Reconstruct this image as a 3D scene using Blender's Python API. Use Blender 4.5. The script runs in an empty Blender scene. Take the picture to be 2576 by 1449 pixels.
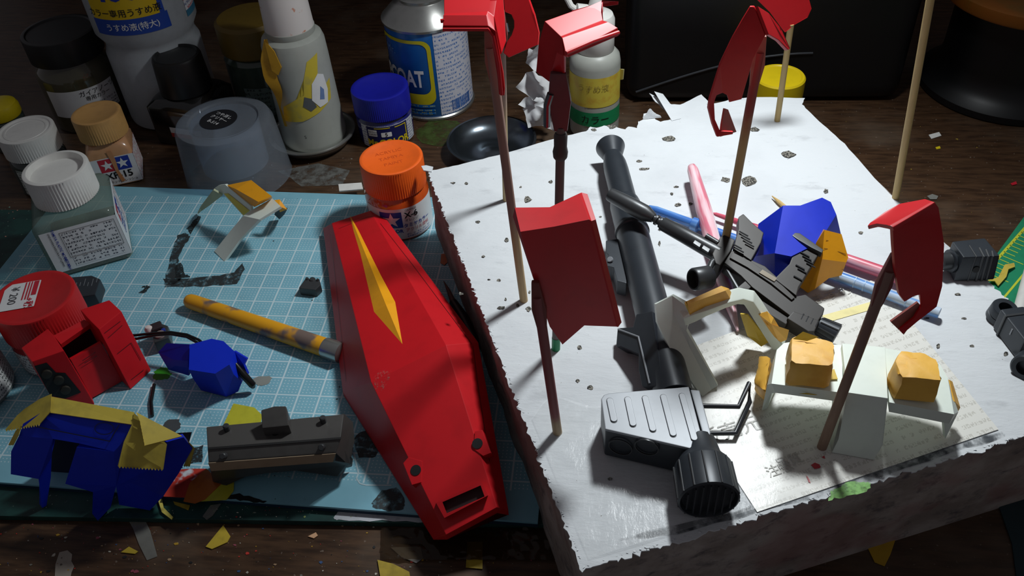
import bpy, bmesh, math, random
from mathutils import Vector, Matrix, noise
random.seed(7)
S = 0.01                                   # the script thinks in centimetres
scene = bpy.context.scene
COL = scene.collection
PI = math.pi

# ------------------------------------------------------------------ camera
FPX = 2215.0
RM = Matrix(((0.9937365, 0.0984059, -0.0529531), (0.0271074, -0.6719798, -0.7400732), (-0.1084110, 0.7340023, -0.6704384)))
CP = Vector((18.6404, -33.7439, 29.4495))
RX, RY, RZ = Vector(RM[0]), Vector(RM[1]), Vector(RM[2])
cam_data = bpy.data.cameras.new('camera')
cam_data.sensor_width = 36.0
cam_data.lens = FPX / 2576 * 36
cam_data.clip_start = 0.005
cam = bpy.data.objects.new('camera', cam_data); COL.objects.link(cam)
M = Matrix((RX, -RY, -RZ)).transposed().to_4x4()
M.translation = CP * S
cam.matrix_world = M
scene.camera = cam

# ------------------------------------------------------------------ light
world = bpy.data.worlds.new('room_dark'); scene.world = world; world.use_nodes = True
wb = world.node_tree.nodes['Background']
wb.inputs[0].default_value = (0.95, 0.92, 1.0, 1); wb.inputs[1].default_value = 0.085

def spot(name, loc, target, power, size_deg, blend, radius, color):
    d = bpy.data.lights.new(name, 'SPOT'); d.energy = power; d.spot_size = math.radians(size_deg); d.spot_blend = blend
    d.shadow_soft_size = radius * S; d.color = color
    o = bpy.data.objects.new(name, d); COL.objects.link(o)
    o.location = Vector(loc) * S
    o.rotation_euler = (Vector(target) - Vector(loc)).to_track_quat('-Z', 'Y').to_euler()
    return o
spot('desk_lamp_light', (26, 6, 33), (19, -5, 0), 4.65, 118, 1.0, 2.0, (0.93, 0.98, 1.0))

vs = scene.view_settings
vs.view_transform = 'Standard'; vs.look = 'None'; vs.gamma = 1.0; vs.use_curve_mapping = False
vs.exposure = 0.0

# ------------------------------------------------------------------ projection helpers (photo pixel + known plane -> point, cm)
def ray(x, y):
    a, b = (x - 1288) / FPX, (y - 724.5) / FPX
    return RX * a + RY * b + RZ
def at(x, y, z=0.0):
    d = ray(x, y); return CP + d * ((z - CP.z) / d.z)
def atY(x, y, Y):
    d = ray(x, y); return CP + d * ((Y - CP.y) / d.y)
def atD(x, y, D):
    return CP + ray(x, y) * D
def depth(p): return (Vector(p) - CP).dot(RZ)

# ------------------------------------------------------------------ materials
def lin(c):
    if isinstance(c, str):
        c = [int(c[i:i + 2], 16) / 255 for i in (0, 2, 4)]
    return tuple((x / 12.92 if x <= 0.04045 else ((x + 0.055) / 1.055) ** 2.4) for x in c) + (1,)
class NT:
    def __init__(s, name):
        m = bpy.data.materials.new(name); m.use_nodes = True
        s.m, s.t = m, m.node_tree; s.n = s.t.nodes
        s.b = s.n['Principled BSDF']; s.out = s.n['Material Output']
    def new(s, typ, **kw):
        n = s.n.new(typ)
        for k, v in kw.items(): setattr(n, k, v)
        return n
    def link(s, a, b): s.t.links.new(a, b)
    def math(s, op, a, b=None, c=None):
        n = s.new('ShaderNodeMath', operation=op)
        for i, v in enumerate((a, b, c)):
            if v is None: continue
            if isinstance(v, (int, float)): n.inputs[i].default_value = v
            else: s.link(v, n.inputs[i])
        return n.outputs[0]
    def mix(s, f, a, b):
        n = s.new('ShaderNodeMix', data_type='RGBA')
        for sock, v in ((n.inputs[0], f), (n.inputs[6], a), (n.inputs[7], b)):
            if isinstance(v, (int, float)): sock.default_value = v
            elif isinstance(v, tuple): sock.default_value = v
            else: s.link(v, sock)
        return n.outputs[2]
    def obj(s, scale=1.0, stretch=(1, 1, 1)):
        tc = s.new('ShaderNodeTexCoord'); mp = s.new('ShaderNodeMapping')
        mp.inputs['Scale'].default_value = [100 * scale * k for k in stretch]
        s.link(tc.outputs['Object'], mp.inputs['Vector']); return mp.outputs[0]
    def noise(s, vec, scale, detail=3, rough=0.55):
        n = s.new('ShaderNodeTexNoise'); n.inputs['Scale'].default_value = scale; n.inputs['Detail'].default_value = detail
        n.inputs['Roughness'].default_value = rough
        s.link(vec, n.inputs['Vector']); return n.outputs[0]
    def ramp(s, f, lo, hi):
        n = s.new('ShaderNodeMapRange'); n.interpolation_type = 'SMOOTHSTEP'
        n.inputs['From Min'].default_value = lo; n.inputs['From Max'].default_value = hi
        s.link(f, n.inputs['Value']); return n.outputs[0]
    def bump(s, h, strength=0.3, dist=0.02):
        n = s.new('ShaderNodeBump'); n.inputs['Strength'].default_value = strength; n.inputs['Distance'].default_value = dist * S
        s.link(h, n.inputs['Height']); s.link(n.outputs[0], s.b.inputs['Normal'])
    def base(s, col, rough=0.5, metal=0.0, spec=0.5):
        s.b.inputs['Roughness'].default_value = rough; s.b.inputs['Metallic'].default_value = metal
        s.b.inputs['Specular IOR Level'].default_value = spec
        if isinstance(col, tuple): s.b.inputs['Base Color'].default_value = col
        else: s.link(col, s.b.inputs['Base Color'])
    def see_through(s, f, tint=(1, 1, 1, 1)):
        tr = s.new('ShaderNodeBsdfTransparent'); tr.inputs[0].default_value = tint
        mx = s.new('ShaderNodeMixShader')
        if isinstance(f, (int, float)): mx.inputs[0].default_value = f
        else: s.link(f, mx.inputs[0])
        s.link(s.b.outputs[0], mx.inputs[1]); s.link(tr.outputs[0], mx.inputs[2]); s.link(mx.outputs[0], s.out.inputs['Surface'])
MATS = {}
def mk(name, col, rough=0.5, metal=0.0, var=0.12, vscale=2.0, col2=None, bump=0.0, bscale=30, spec=0.5, coat=0.0, clear=None, tint='ffffff', amount=(0.45, 0.75)):
    if name in MATS: return MATS[name]
    t = NT(name); c = lin(col)
    v = t.obj()
    n1 = t.noise(v, vscale)
    c2 = lin(col2) if col2 else tuple(x * (1 - var) for x in c[:3]) + (1,)
    t.base(t.mix(t.ramp(n1, *amount), c, c2), rough, metal, spec)
    if coat: t.b.inputs['Coat Weight'].default_value = coat; t.b.inputs['Coat Roughness'].default_value = 0.1
    if bump: t.bump(t.noise(v, bscale, 4), bump)
    if clear is not None: t.see_through(clear, lin(tint))
    MATS[name] = t.m; return t.m

# ------------------------------------------------------------------ geometry collector
class G:
    def __init__(s): s.v = []; s.f = []; s.uv = None
    def add(s, vs, fs):
        o = len(s.v); s.v += [Vector(p) for p in vs]; s.f += [[i + o for i in f] for f in fs]; return s
    def box(s, c, sz, fr=None):
        x, y, z = [k / 2 for k in sz]; c = Vector(c)
        vs = [Vector((i * x, j * y, k * z)) + c for i in (-1, 1) for j in (-1, 1) for k in (-1, 1)]
        if fr: vs = [fr(p) for p in vs]
        return s.add(vs, [(0, 1, 3, 2), (4, 6, 7, 5), (0, 4, 5, 1), (2, 3, 7, 6), (0, 2, 6, 4), (1, 5, 7, 3)])
    def prism(s, pts, vec, fr=None):
        pts = [Vector(p) for p in pts]; vec = Vector(vec); n = len(pts)
        vs = pts + [p + vec for p in pts]
        if fr: vs = [fr(p) for p in vs]
        fs = [list(range(n))[::-1], list(range(n, 2 * n))] + [(i, (i + 1) % n, n + (i + 1) % n, n + i) for i in range(n)]
        return s.add(vs, fs)
    def loft(s, rings, closed=True, cap0=True, cap1=True):
        n = len(rings[0]); vs = [p for r in rings for p in r]; fs = []
        m = n if closed else n - 1
        for a in range(len(rings) - 1):
            for i in range(m):
                j = (i + 1) % n
                fs.append((a * n + i, a * n + j, (a + 1) * n + j, (a + 1) * n + i))
        if cap0 and closed: fs.append(list(range(n))[::-1])
        if cap1 and closed: fs.append([(len(rings) - 1) * n + i for i in range(n)])
        return s.add(vs, fs)
    def lathe(s, o, prof, seg=48, axis=(0, 0, 1), ribs=None, cap0=True, cap1=True, a0=0.0, a1=None):
        o = Vector(o); ax = Vector(axis).normalized()
        ux = ax.orthogonal().normalized() if abs(ax.z) < 0.999 else Vector((1, 0, 0))
        uy = ax.cross(ux)
        rings = []
        for k, pr in enumerate(prof):
            r, h = pr[0], pr[1]; rb = pr[2] if len(pr) > 2 else 0
            ring = []
            for i in range(seg):
                a = 2 * PI * i / seg; rr = r + (rb if i % 2 else 0)
                ring.append(o + ax * h + (ux * math.cos(a) + uy * math.sin(a)) * rr)
            rings.append(ring)
        return s.loft(rings, True, cap0, cap1)
    def tube(s, pts, rad, seg=12):
        pts = [Vector(p) for p in pts]
        if not isinstance(rad, (list, tuple)): rad = [rad] * len(pts)
        rings = []; prev = None
        for i, p in enumerate(pts):
            t = (pts[min(i + 1, len(pts) - 1)] - pts[max(i - 1, 0)]).normalized()
            if prev is None: prev = t.orthogonal().normalized()
            u = (prev - t * prev.dot(t)).normalized(); prev = u; w = t.cross(u)
            rings.append([p + (u * math.cos(2 * PI * k / seg) + w * math.sin(2 * PI * k / seg)) * rad[i] for k in range(seg)])
        return s.loft(rings)
    def sheet(s, fn, nu, nv):
        vs = [fn(i / nu, j / nv) for j in range(nv + 1) for i in range(nu + 1)]
        fs = [(j * (nu + 1) + i, j * (nu + 1) + i + 1, (j + 1) * (nu + 1) + i + 1, (j + 1) * (nu + 1) + i) for j in range(nv) for i in range(nu)]
        return s.add(vs, fs)
    def shell(s, verts, faces, th, inward=None):
        """facetted plate of thickness th (cm): faces given over shared vertices"""
        bm = bmesh.new(); bv = [bm.verts.new(v) for v in verts]
        for f in faces: bm.faces.new([bv[i] for i in f])
        bmesh.ops.recalc_face_normals(bm, faces=bm.faces[:])
        bm.normal_update()
        if inward is not None:
            c = sum((v.co for v in bm.verts), Vector()) / len(bm.verts)
            sgn = sum(f.normal.dot(Vector(inward) - f.calc_center_median()) * f.calc_area() for f in bm.faces)
            if sgn > 0:
                bmesh.ops.reverse_faces(bm, faces=bm.faces[:]); bm.normal_update()
        bmesh.ops.solidify(bm, geom=bm.faces[:], thickness=th)
        bm.verts.index_update()
        s.add([v.co.copy() for v in bm.verts], [[v.index for v in f.verts] for f in bm.faces]); bm.free(); return s

BASE = {}
def rnd_name(n): return n
def mesh(name, g, mat, parent=None, base=None, bevel=0.0, seg=2, angle=35, bev_angle=25, uvf=None, recalc=True, weld=0.0):
    b = BASE[parent.name] if parent is not None else Vector(base if base is not None else (0, 0, 0))
    bm = bmesh.new(); bv = [bm.verts.new((v - b) * S) for v in g.v]
    for f in g.f:
        try: bm.faces.new([bv[i] for i in f])
        except ValueError: pass
    if weld: bmesh.ops.remove_doubles(bm, verts=bm.verts[:], dist=weld * S)
    if recalc: bmesh.ops.recalc_face_normals(bm, faces=bm.faces[:])
    bm.normal_update()
    if bevel:
        es = [e for e in bm.edges if len(e.link_faces) == 2 and e.calc_face_angle(0) > math.radians(bev_angle)]
        bmesh.ops.bevel(bm, geom=es, offset=bevel * S, segments=seg, profile=0.6, affect='EDGES', clamp_overlap=True)
    me = bpy.data.meshes.new(name)
    if uvf:
        ly = bm.loops.layers.uv.new('UVMap')
        for f in bm.faces:
            for lp in f.loops: lp[ly].uv = uvf(lp.vert.co / S + b)
    bm.to_mesh(me); bm.free()
    me.polygons.foreach_set('use_smooth', [True] * len(me.polygons))
    try: me.set_sharp_from_angle(angle=math.radians(angle))
    except Exception: pass
    me.materials.append(mat)
    o = bpy.data.objects.new(name, me); COL.objects.link(o)
    if bevel:
        wn = o.modifiers.new('weighted_normal', 'WEIGHTED_NORMAL'); wn.keep_sharp = True; wn.weight = 100
    if parent is not None: o.parent = parent
    else: o.location = b * S
    BASE[o.name] = b
    return o
def tag(o, label, cat, group=None, kind=None):
    o['label'] = label
    if cat: o['category'] = cat
    if group: o['group'] = group
    if kind: o['kind'] = kind
    return o
def thing(name, label, cat, base, group=None):
    o = bpy.data.objects.new(name, None); COL.objects.link(o); o.empty_display_size = 0.01
    o.location = Vector(base) * S; BASE[o.name] = Vector(base)
    return tag(o, label, cat, group)
class Fr:
    """local frame: x right, y forward, z up (cm)"""
    def __init__(s, o, x=(1, 0, 0), y=None, z=(0, 0, 1)):
        s.o = Vector(o); s.x = Vector(x).normalized(); z = Vector(z)
        if y is None:
            s.z = (z - s.x * z.dot(s.x)).normalized(); s.y = s.z.cross(s.x)
        else:
            s.y = (Vector(y) - s.x * Vector(y).dot(s.x)).normalized(); s.z = s.x.cross(s.y)
    def __call__(s, p): return s.o + s.x * p[0] + s.y * p[1] + s.z * p[2]
def rotz(o, deg): a = math.radians(deg); return Fr(o, (math.cos(a), math.sin(a), 0))

# ------------------------------------------------------------------ lettering (flat print as thin outlines laid on the surface)
def text_geo(body, size, bold=0.0, cut=0.0):
    c = bpy.data.curves.new('lettering', 'FONT'); c.body = body; c.size = 1.0; c.align_x = 'CENTER'; c.align_y = 'CENTER'
    c.offset = bold; c.resolution_u = 3
    o = bpy.data.objects.new('lettering', c); COL.objects.link(o)
    dg = bpy.context.evaluated_depsgraph_get(); me = bpy.data.meshes.new_from_object(o.evaluated_get(dg))
    bm = bmesh.new(); bm.from_mesh(me)
    for v in bm.verts: v.co *= size
    if cut:
        x = min((v.co.x for v in bm.verts), default=0)
        x1 = max((v.co.x for v in bm.verts), default=0)
        while x < x1:
            x += cut
            bmesh.ops.bisect_plane(bm, geom=bm.verts[:] + bm.edges[:] + bm.faces[:], plane_co=(x, 0, 0), plane_no=(1, 0, 0))
    bm.verts.index_update()
    vs = [v.co.copy() for v in bm.verts]; fs = [[v.index for v in f.verts] for f in bm.faces]
    bm.free(); bpy.data.objects.remove(o); bpy.data.meshes.remove(me); bpy.data.curves.remove(c)
    return vs, fs
def lettering(parent, body, size, fn, mat, bold=0.0, cut=0.0, sx=1.0, name='lettering', rot=0.0, pos=(0, 0)):
    vs, fs = text_geo(body, size, bold, cut)
    if not vs: return
    ca, sa = math.cos(rot), math.sin(rot)
    g = G(); g.add([fn(pos[0] + (v.x * sx) * ca - v.y * sa, pos[1] + (v.x * sx) * sa + v.y * ca) for v in vs], fs)
    return mesh(name, g, mat, parent, recalc=False)
def cylmap(cx, cy, r, z0, ang):
    return lambda u, v: Vector((cx + r * math.cos(ang + u / r), cy + r * math.sin(ang + u / r), z0 + v))
def planemap(o, x, y):
    o, x, y = Vector(o), Vector(x).normalized(), Vector(y).normalized()
    return lambda u, v: o + x * u + y * v
def camang(x, y): return math.atan2(CP.y - y, CP.x - x)
def patch(parent, name, fn, u0, u1, v0, v1, mat, nu=16, nv=2, uv=True):
    g = G(); nu = max(1, nu)
    vs = []; uvs = []
    for j in range(nv + 1):
        for i in range(nu + 1):
            u = u0 + (u1 - u0) * i / nu; v = v0 + (v1 - v0) * j / nv
            vs.append(fn(u, v)); uvs.append((u, v))
    fs = [(j * (nu + 1) + i, j * (nu + 1) + i + 1, (j + 1) * (nu + 1) + i + 1, (j + 1) * (nu + 1) + i) for j in range(nv) for i in range(nu)]
    g.add(vs, fs)
    b = BASE[parent.name]; me = bpy.data.meshes.new(name)
    me.from_pydata([((v - b) * S)[:] for v in g.v], [], g.f)
    ly = me.uv_layers.new(name='UVMap')
    for p in me.polygons:
        for li in p.loop_indices: ly.data[li].uv = uvs[me.loops[li].vertex_index]
    me.polygons.foreach_set('use_smooth', [True] * len(me.polygons)); me.materials.append(mat)
    o = bpy.data.objects.new(name, me); COL.objects.link(o); o.parent = parent; BASE[o.name] = b
    return o
def blob(parent, name, fn, pts, mat, cut=0.2):
    """flat painted shape: polygon in label space, sliced so that it follows a curved surface"""
    bm = bmesh.new(); bm.faces.new([bm.verts.new((p[0], p[1], 0)) for p in pts])
    x, x1 = min(p[0] for p in pts), max(p[0] for p in pts)
    bmesh.ops.triangulate(bm, faces=bm.faces[:])
    while cut and x < x1:
        x += cut; bmesh.ops.bisect_plane(bm, geom=bm.verts[:] + bm.edges[:] + bm.faces[:], plane_co=(x, 0, 0), plane_no=(1, 0, 0))
    bm.verts.index_update(); g = G(); g.add([fn(v.co.x, v.co.y) for v in bm.verts], [[v.index for v in f.verts] for f in bm.faces]); bm.free()
    return mesh(name, g, mat, parent, recalc=False)
def star(cx, cy, r, rot=PI / 2):
    return [(cx + (r if k % 2 == 0 else r * 0.4) * math.cos(rot + k * PI / 5), cy + (r if k % 2 == 0 else r * 0.4) * math.sin(rot + k * PI / 5)) for k in range(10)]
def rrect(u0, v0, u1, v1, r, n=5):
    pts = []
    for cx, cy, a in ((u1 - r, v1 - r, 0), (u0 + r, v1 - r, 90), (u0 + r, v0 + r, 180), (u1 - r, v0 + r, 270)):
        for k in range(n + 1):
            t = math.radians(a + 90 * k / n); pts.append((cx + r * math.cos(t), cy + r * math.sin(t)))
    return pts
def print_mat(name, paper, ink, cw=0.11, ch=0.2, fill=0.72, dens=0.75, ink2=None):
    """flat small print: rows of broken marks too small to read"""
    if name in MATS: return MATS[name]
    t = NT(name)
    uvn = t.new('ShaderNodeTexCoord'); sp = t.new('ShaderNodeSeparateXYZ'); t.link(uvn.outputs['UV'], sp.inputs[0])
    u, v = sp.outputs[0], sp.outputs[1]
    cu = t.math('DIVIDE', u, cw); cv = t.math('DIVIDE', v, ch)
    fu = t.math('FRACT', cu); fv = t.math('FRACT', cv)
    cx = t.new('ShaderNodeCombineXYZ'); t.link(t.math('FLOOR', cu), cx.inputs[0]); t.link(t.math('FLOOR', cv), cx.inputs[1])
    wn = t.new('ShaderNodeTexWhiteNoise'); t.link(cx.outputs[0], wn.inputs[0])
    on = t.math('LESS_THAN', wn.outputs[0], dens)
    row = t.math('LESS_THAN', fv, fill * 0.8); col = t.math('LESS_THAN', fu, 0.8)
    nz = t.new('ShaderNodeTexNoise'); nz.inputs['Scale'].default_value = 2.2 / cw; nz.inputs['Detail'].default_value = 1
    t.link(uvn.outputs['UV'], nz.inputs['Vector'])
    brk = t.math('GREATER_THAN', nz.outputs[0], 0.47)
    f = t.math('MULTIPLY', t.math('MULTIPLY', on, row), t.math('MULTIPLY', col, brk))
    inkc = lin(ink)
    if ink2:
        cy = t.new('ShaderNodeTexWhiteNoise', noise_dimensions='1D'); t.link(t.math('FLOOR', cv), cy.inputs['W'])
        inkc = t.mix(t.math('GREATER_THAN', cy.outputs[0], 0.7), lin(ink), lin(ink2))
    t.base(t.mix(f, lin(paper), inkc), 0.45)
    MATS[name] = t.m; return t.m
# ================================================================== the setting
def wood_mat():
    t = NT('dark_wood'); v = t.obj(1, (0.35, 2.2, 1)); v2 = t.obj()
    g = t.noise(v, 1.6, 6, 0.6); g2 = t.noise(v2, 0.12, 4); sp = t.noise(v2, 5, 2)
    c = t.mix(t.ramp(g, 0.35, 0.7), lin('4e3725'), lin('312014'))
    c = t.mix(t.math('MULTIPLY', t.ramp(g2, 0.48, 0.7), 0.6), c, lin('64574a'))
    c = t.mix(t.math('MULTIPLY', t.ramp(sp, 0.68, 0.74), 0.5), c, lin('8a7c70'))
    t.base(c, 0.42, 0, 0.4); t.bump(g, 0.15, 0.02); return t.m
WOOD = wood_mat()
desk = mesh('desk', G().box((6, 22, -2.1), (110, 86, 3.0)), WOOD, base=(0, 0, -0.6), bevel=0.1)
tag(desk, 'dark brown wooden desk top spattered with paint', 'desk')
wall = mesh('wall_back', G().box((6, 66, 25), (120, 2, 70)), mk('dark_wall', '2a2826', 0.8), base=(6, 66, -2))
wall['kind'] = 'structure'; wall['label'] = 'dim wall behind the desk'

# ------------------------------------------------------------------ green mat under the blue one
def flat_prism(pts, z0, z1): return G().prism([(p[0], p[1], z0) for p in pts], (0, 0, z1 - z0))
def green_mat():
    t = NT('green_vinyl'); v = t.obj(); n = t.noise(v, 1.2, 4); sp = t.noise(v, 7, 2)
    c = t.mix(t.ramp(n, 0.4, 0.7), lin('17413c'), lin('0f302f')); c = t.mix(t.ramp(sp, 0.70, 0.75), c, lin('7f8f86'))
    t.base(c, 0.55); return t.m
gm = mesh('cutting_mat', flat_prism([(-20, -16.4), (17, -14.72), (16, 5), (-21, 4.4)], -0.6, -0.3), green_mat(), base=(0, 0, -0.6), bevel=0.04)
tag(gm, 'dark green cutting mat lying under the pale blue mat', 'cutting mat')
# ------------------------------------------------------------------ pale blue gridded mat
def blue_mat():
    t = NT('blue_grid_vinyl')
    tc = t.new('ShaderNodeTexCoord'); sp = t.new('ShaderNodeSeparateXYZ'); t.link(tc.outputs['Object'], sp.inputs[0])
    x = t.math('MULTIPLY', sp.outputs[0], 100.0); y = t.math('MULTIPLY', sp.outputs[1], 100.0)
    def near(a, step, w):                      # 1 within w of a multiple of step
        return t.math('LESS_THAN', t.math('PINGPONG', a, step / 2), w)
    inx = t.math('MULTIPLY', t.math('GREATER_THAN', x, -13.3), t.math('LESS_THAN', x, 15.8))
    iny = t.math('MULTIPLY', t.math('GREATER_THAN', y, -13.45), t.math('LESS_THAN', y, 5.62))
    inside = t.math('MULTIPLY', inx, iny)
    line = t.math('MAXIMUM', near(x, 1.0, 0.038), near(y, 1.0, 0.032))
    s6 = 1 / 6
    dx = t.math('PINGPONG', x, s6 / 2); dy = t.math('PINGPONG', y, s6 / 2)
    dot = t.math('LESS_THAN', t.math('ADD', t.math('MULTIPLY', dx, dx), t.math('MULTIPLY', dy, dy)), 0.00085)
    mk_ = t.math('MULTIPLY', t.math('MAXIMUM', line, t.math('MULTIPLY', dot, 0.8)), inside)
    v = t.obj(); n = t.noise(v, 0.35, 4); n2 = t.noise(v, 4, 3); n3 = t.noise(v, 1.3, 5)
    c = t.mix(t.ramp(n, 0.3, 0.75), lin('84bccd'), lin('76abbd'))
    c = t.mix(t.math('MULTIPLY', mk_, 0.72), c, lin('d7e6ea'))
    c = t.mix(t.math('MULTIPLY', t.ramp(n3, 0.62, 0.8), 0.30), c, lin('3d4f55'))
    c = t.mix(t.ramp(n2, 0.735, 0.76), c, lin('25353c'))
    t.base(c, 0.55); return t.m
bm_ = thing('cutting_mat', 'pale blue gridded cutting mat with dotted squares', 'cutting mat', (0, 0, 0))
MATQ = [(-13.8, -14.2), (16.2, -14.85), (16.2, 5.75), (-13.8, 6.62)]
mesh('mat_surface', flat_prism(MATQ, -0.12, 0.0), blue_mat(), bm_, bevel=0.02)
mesh('mat_backing', flat_prism(MATQ, -0.3, -0.12), mk('navy_vinyl', '16344a', 0.5), bm_)
corner = G()
cc = [at(890, 1140, .01), at(902, 1190, .01), at(897, 1203, .01), at(905, 1216, .01), at(920, 1220, .01), at(985, 1221, .01)]
for i in range(len(cc) - 1):
    d = (cc[i + 1] - cc[i]).normalized().cross(Vector((0, 0, 1))) * 0.03
    corner.add([cc[i] - d, cc[i + 1] - d, cc[i + 1] + d, cc[i] + d], [(0, 1, 2, 3)])
mesh('printed_corner', corner, mk('mat_line_ink', 'b9d3db', 0.6), bm_, recalc=False)

def smear(parent, name, pix, mat, z=0.012, jit=0.05, sub=4):
    pts = [at(x, y, z) for x, y in pix]; out = []
    for i, p in enumerate(pts):
        q = pts[(i + 1) % len(pts)]
        for k in range(sub):
            r = p.lerp(q, k / sub); out.append(r + Vector((random.uniform(-jit, jit), random.uniform(-jit, jit), 0)))
    return mesh(name, G().add(out, [list(range(len(out)))]), mat, parent, recalc=False)
def smudge_mat(name, col, dens=0.5, sc=6):
    t = NT(name); v = t.obj(1, (1, 1, 0.2)); n = t.noise(v, sc, 5, 0.7); t.base(lin(col), 0.6)
    f = t.ramp(n, dens - 0.2, dens + 0.16); t.see_through(f); return t.m
BLK = smudge_mat('brushed_black_paint_shade', '2a3032', 0.6, 2.6); BLK2 = smudge_mat('dry_black_paint', '1c2224', 0.62, 9)
for pix, m in ((((448, 590), (470, 585), (478, 595), (468, 612), (452, 640), (447, 672), (456, 700), (440, 716), (412, 716), (420, 680), (432, 640), (440, 610)), BLK),
               (((410, 702), (470, 700), (540, 694), (590, 685), (612, 660), (616, 676), (596, 714), (540, 718), (470, 722), (415, 722)), BLK),
               (((440, 672), (452, 660), (468, 690), (480, 698), (440, 700)), BLK2),
               (((470, 575), (500, 540), (505, 548), (480, 590)), BLK2),
               (((347, 738), (372, 718), (379, 722), (364, 737)), BLK2), (((356, 722), (368, 718), (366, 725)), BLK2)):
    smear(bm_, 'paint_shade_smear', pix, m)
smear(bm_, 'paint_dab', ((383, 955), (388, 935), (405, 922), (422, 928), (432, 940), (424, 952), (405, 957)), mk('green_paint', '2f8a1c', 0.45), z=.014)
smear(bm_, 'paint_dab', ((630, 955), (652, 946), (676, 944), (684, 950), (676, 966), (655, 970), (640, 966)), mk('grey_paint', '8a8d86', 0.5), z=.014)
smear(bm_, 'paint_dab', ((408, 1075), (420, 1058), (432, 1053), (450, 1056), (455, 1072), (442, 1088), (420, 1085)), mk('dark_grey_paint', '43494c', 0.5), z=.014)
smear(bm_, 'paint_dab', ((420, 1070), (470, 1130), (510, 1120), (508, 1160), (470, 1165)), BLK2, z=.013)
smear(bm_, 'paint_shade_smear', ((540, 1250), (600, 1243), (655, 1256), (672, 1263), (640, 1264), (590, 1256)), mk('black_paint', '15181c', 0.4), z=.014)
smear(bm_, 'paint_shade_smear', ((885, 1110), (910, 1085), (945, 1075), (960, 1110), (945, 1150), (905, 1150)), BLK, z=.013)  # shield's shadow between pack and shield, put in as a dark patch
smear(bm_, 'paint_shade_smear', ((935, 1265), (960, 1235), (1000, 1225), (1020, 1260), (1010, 1285), (945, 1282)), BLK, z=.013)
smear(gm, 'paint_patch', ((836, 1303), (858, 1283), (950, 1287), (1060, 1292), (1085, 1313), (960, 1310), (850, 1308)), smudge_mat('whitish_paint', 'b9bcc2', .68, 1.2), z=-.285)
# the specks of dried paint and swarf on both mats: too many and too small to pick apart
def specks(name, region, n, cols, z, rmin, rmax, label, seed, inv=None):
    rs = random.Random(seed); root = None
    for ci, colr in enumerate(cols):
        g = G()
        for _ in range(n // len(cols)):
            x, y = rs.uniform(region[0], region[2]), rs.uniform(region[1], region[3])
            p = at(x, y, z); r = rmin + (rmax - rmin) * rs.random() ** 4; k = rs.randint(4, 7); a0 = rs.random() * 6; st = rs.uniform(.5, 1)
            top = [p + Vector((math.cos(a0 + 2 * PI * i / k) * r * rs.uniform(.6, 1.2), math.sin(a0 + 2 * PI * i / k) * r * st * rs.uniform(.6, 1.2), 0.02)) for i in range(k)]
            g.add(top + [q - Vector((0, 0, .03)) for q in top], [list(range(k))] + [(i, k + i, k + (i + 1) % k, (i + 1) % k) for i in range(k)])
        m = mk('speck_' + colr, colr, 0.55)
        if root is None:
            root = thing(name, label, None, (0, 0, z)); root['kind'] = 'stuff'
        mesh('specks', g, m, root)
    return root
specks('paint_specks', (0, 1318, 1400, 1449), 230, ('b9b3a4', 'c8392e', '6d6a62', 'b08a2a', '35507a', '1a1a1a', 'a88a6a', '9a4a5a'), -0.6, .02, .11, 'tiny chips and drops of dried paint strewn along the front of the desk', 3)
specks('paint_specks', (420, 1272, 1060, 1302), 60, ('d8d4c8', 'b03030', '7d8a80', '8a9a60'), -0.3, .015, .07, 'tiny paint drops on the strip of dark green mat', 4)
specks('plastic_shavings', (330, 500, 880, 1230), 46, ('20282c', '4a3540', '2c3c44'), 0.0, .012, .06, 'tiny dark shavings lying on the pale blue mat', 5)
specks('paint_specks', (2080, 300, 2570, 560), 50, ('9a8f80', '6a645c', 'b9a040'), -0.6, .015, .07, 'tiny specks on the dark wood behind the white block', 6)
specks('paint_specks', (420, 400, 930, 476), 46, ('b8b4aa', '8a867e'), -0.6, .015, .09, 'pale specks on the wood behind the blue mat', 8)
specks('paint_specks', (5, 520, 70, 600), 10, ('d89a88', '7aa090'), -0.3, .03, .12, 'pale pink paint chips on the green mat by the white capped bottles', 9)

# ================================================================== the foam block
BO = Vector((18.1, -19.1, 0)); BU = Vector((0.927, 0.375, 0)); BV = Vector((-0.375, 0.927, 0)); BW, BL, BT = 20.5, 23.3, 4.2
def bp(u, v, z): return BO + BU * u + BV * v + Vector((0, 0, z))
block = thing('foam_block', 'thick foam block wrapped in torn white paper, stuck full of skewers', 'foam block', bp(BW / 2, BL / 2, -0.6))
def side_mat():
    t = NT('stained_foam_side'); v = t.obj(1, (1, 1, 1.6)); n = t.noise(v, 0.35, 5, 0.6); n2 = t.noise(v, 1.1, 6, 0.7); n3 = t.noise(v, 0.22, 2)
    c = t.mix(t.ramp(n, 0.38, 0.62), lin('aaa19a'), lin('8a7f77'))
    c = t.mix(t.math('MULTIPLY', t.ramp(n2, 0.5, 0.72), 0.75), c, lin('45434a'))
    c = t.mix(t.math('MULTIPLY', t.ramp(n3, 0.5, 0.62), 0.45), c, lin('8e5f5c'))
    t.base(c, 0.85); t.bump(n2, 0.5, 0.05); return t.m
rings = []
per = []
NS = 46
for k in range(NS): per.append((BW * k / NS, 0, 0, -1))
for k in range(NS): per.append((BW, BL * k / NS, 1, 0))
for k in range(NS): per.append((BW * (1 - k / NS), BL, 0, 1))
for k in range(NS): per.append((0, BL * (1 - k / NS), -1, 0))
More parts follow.
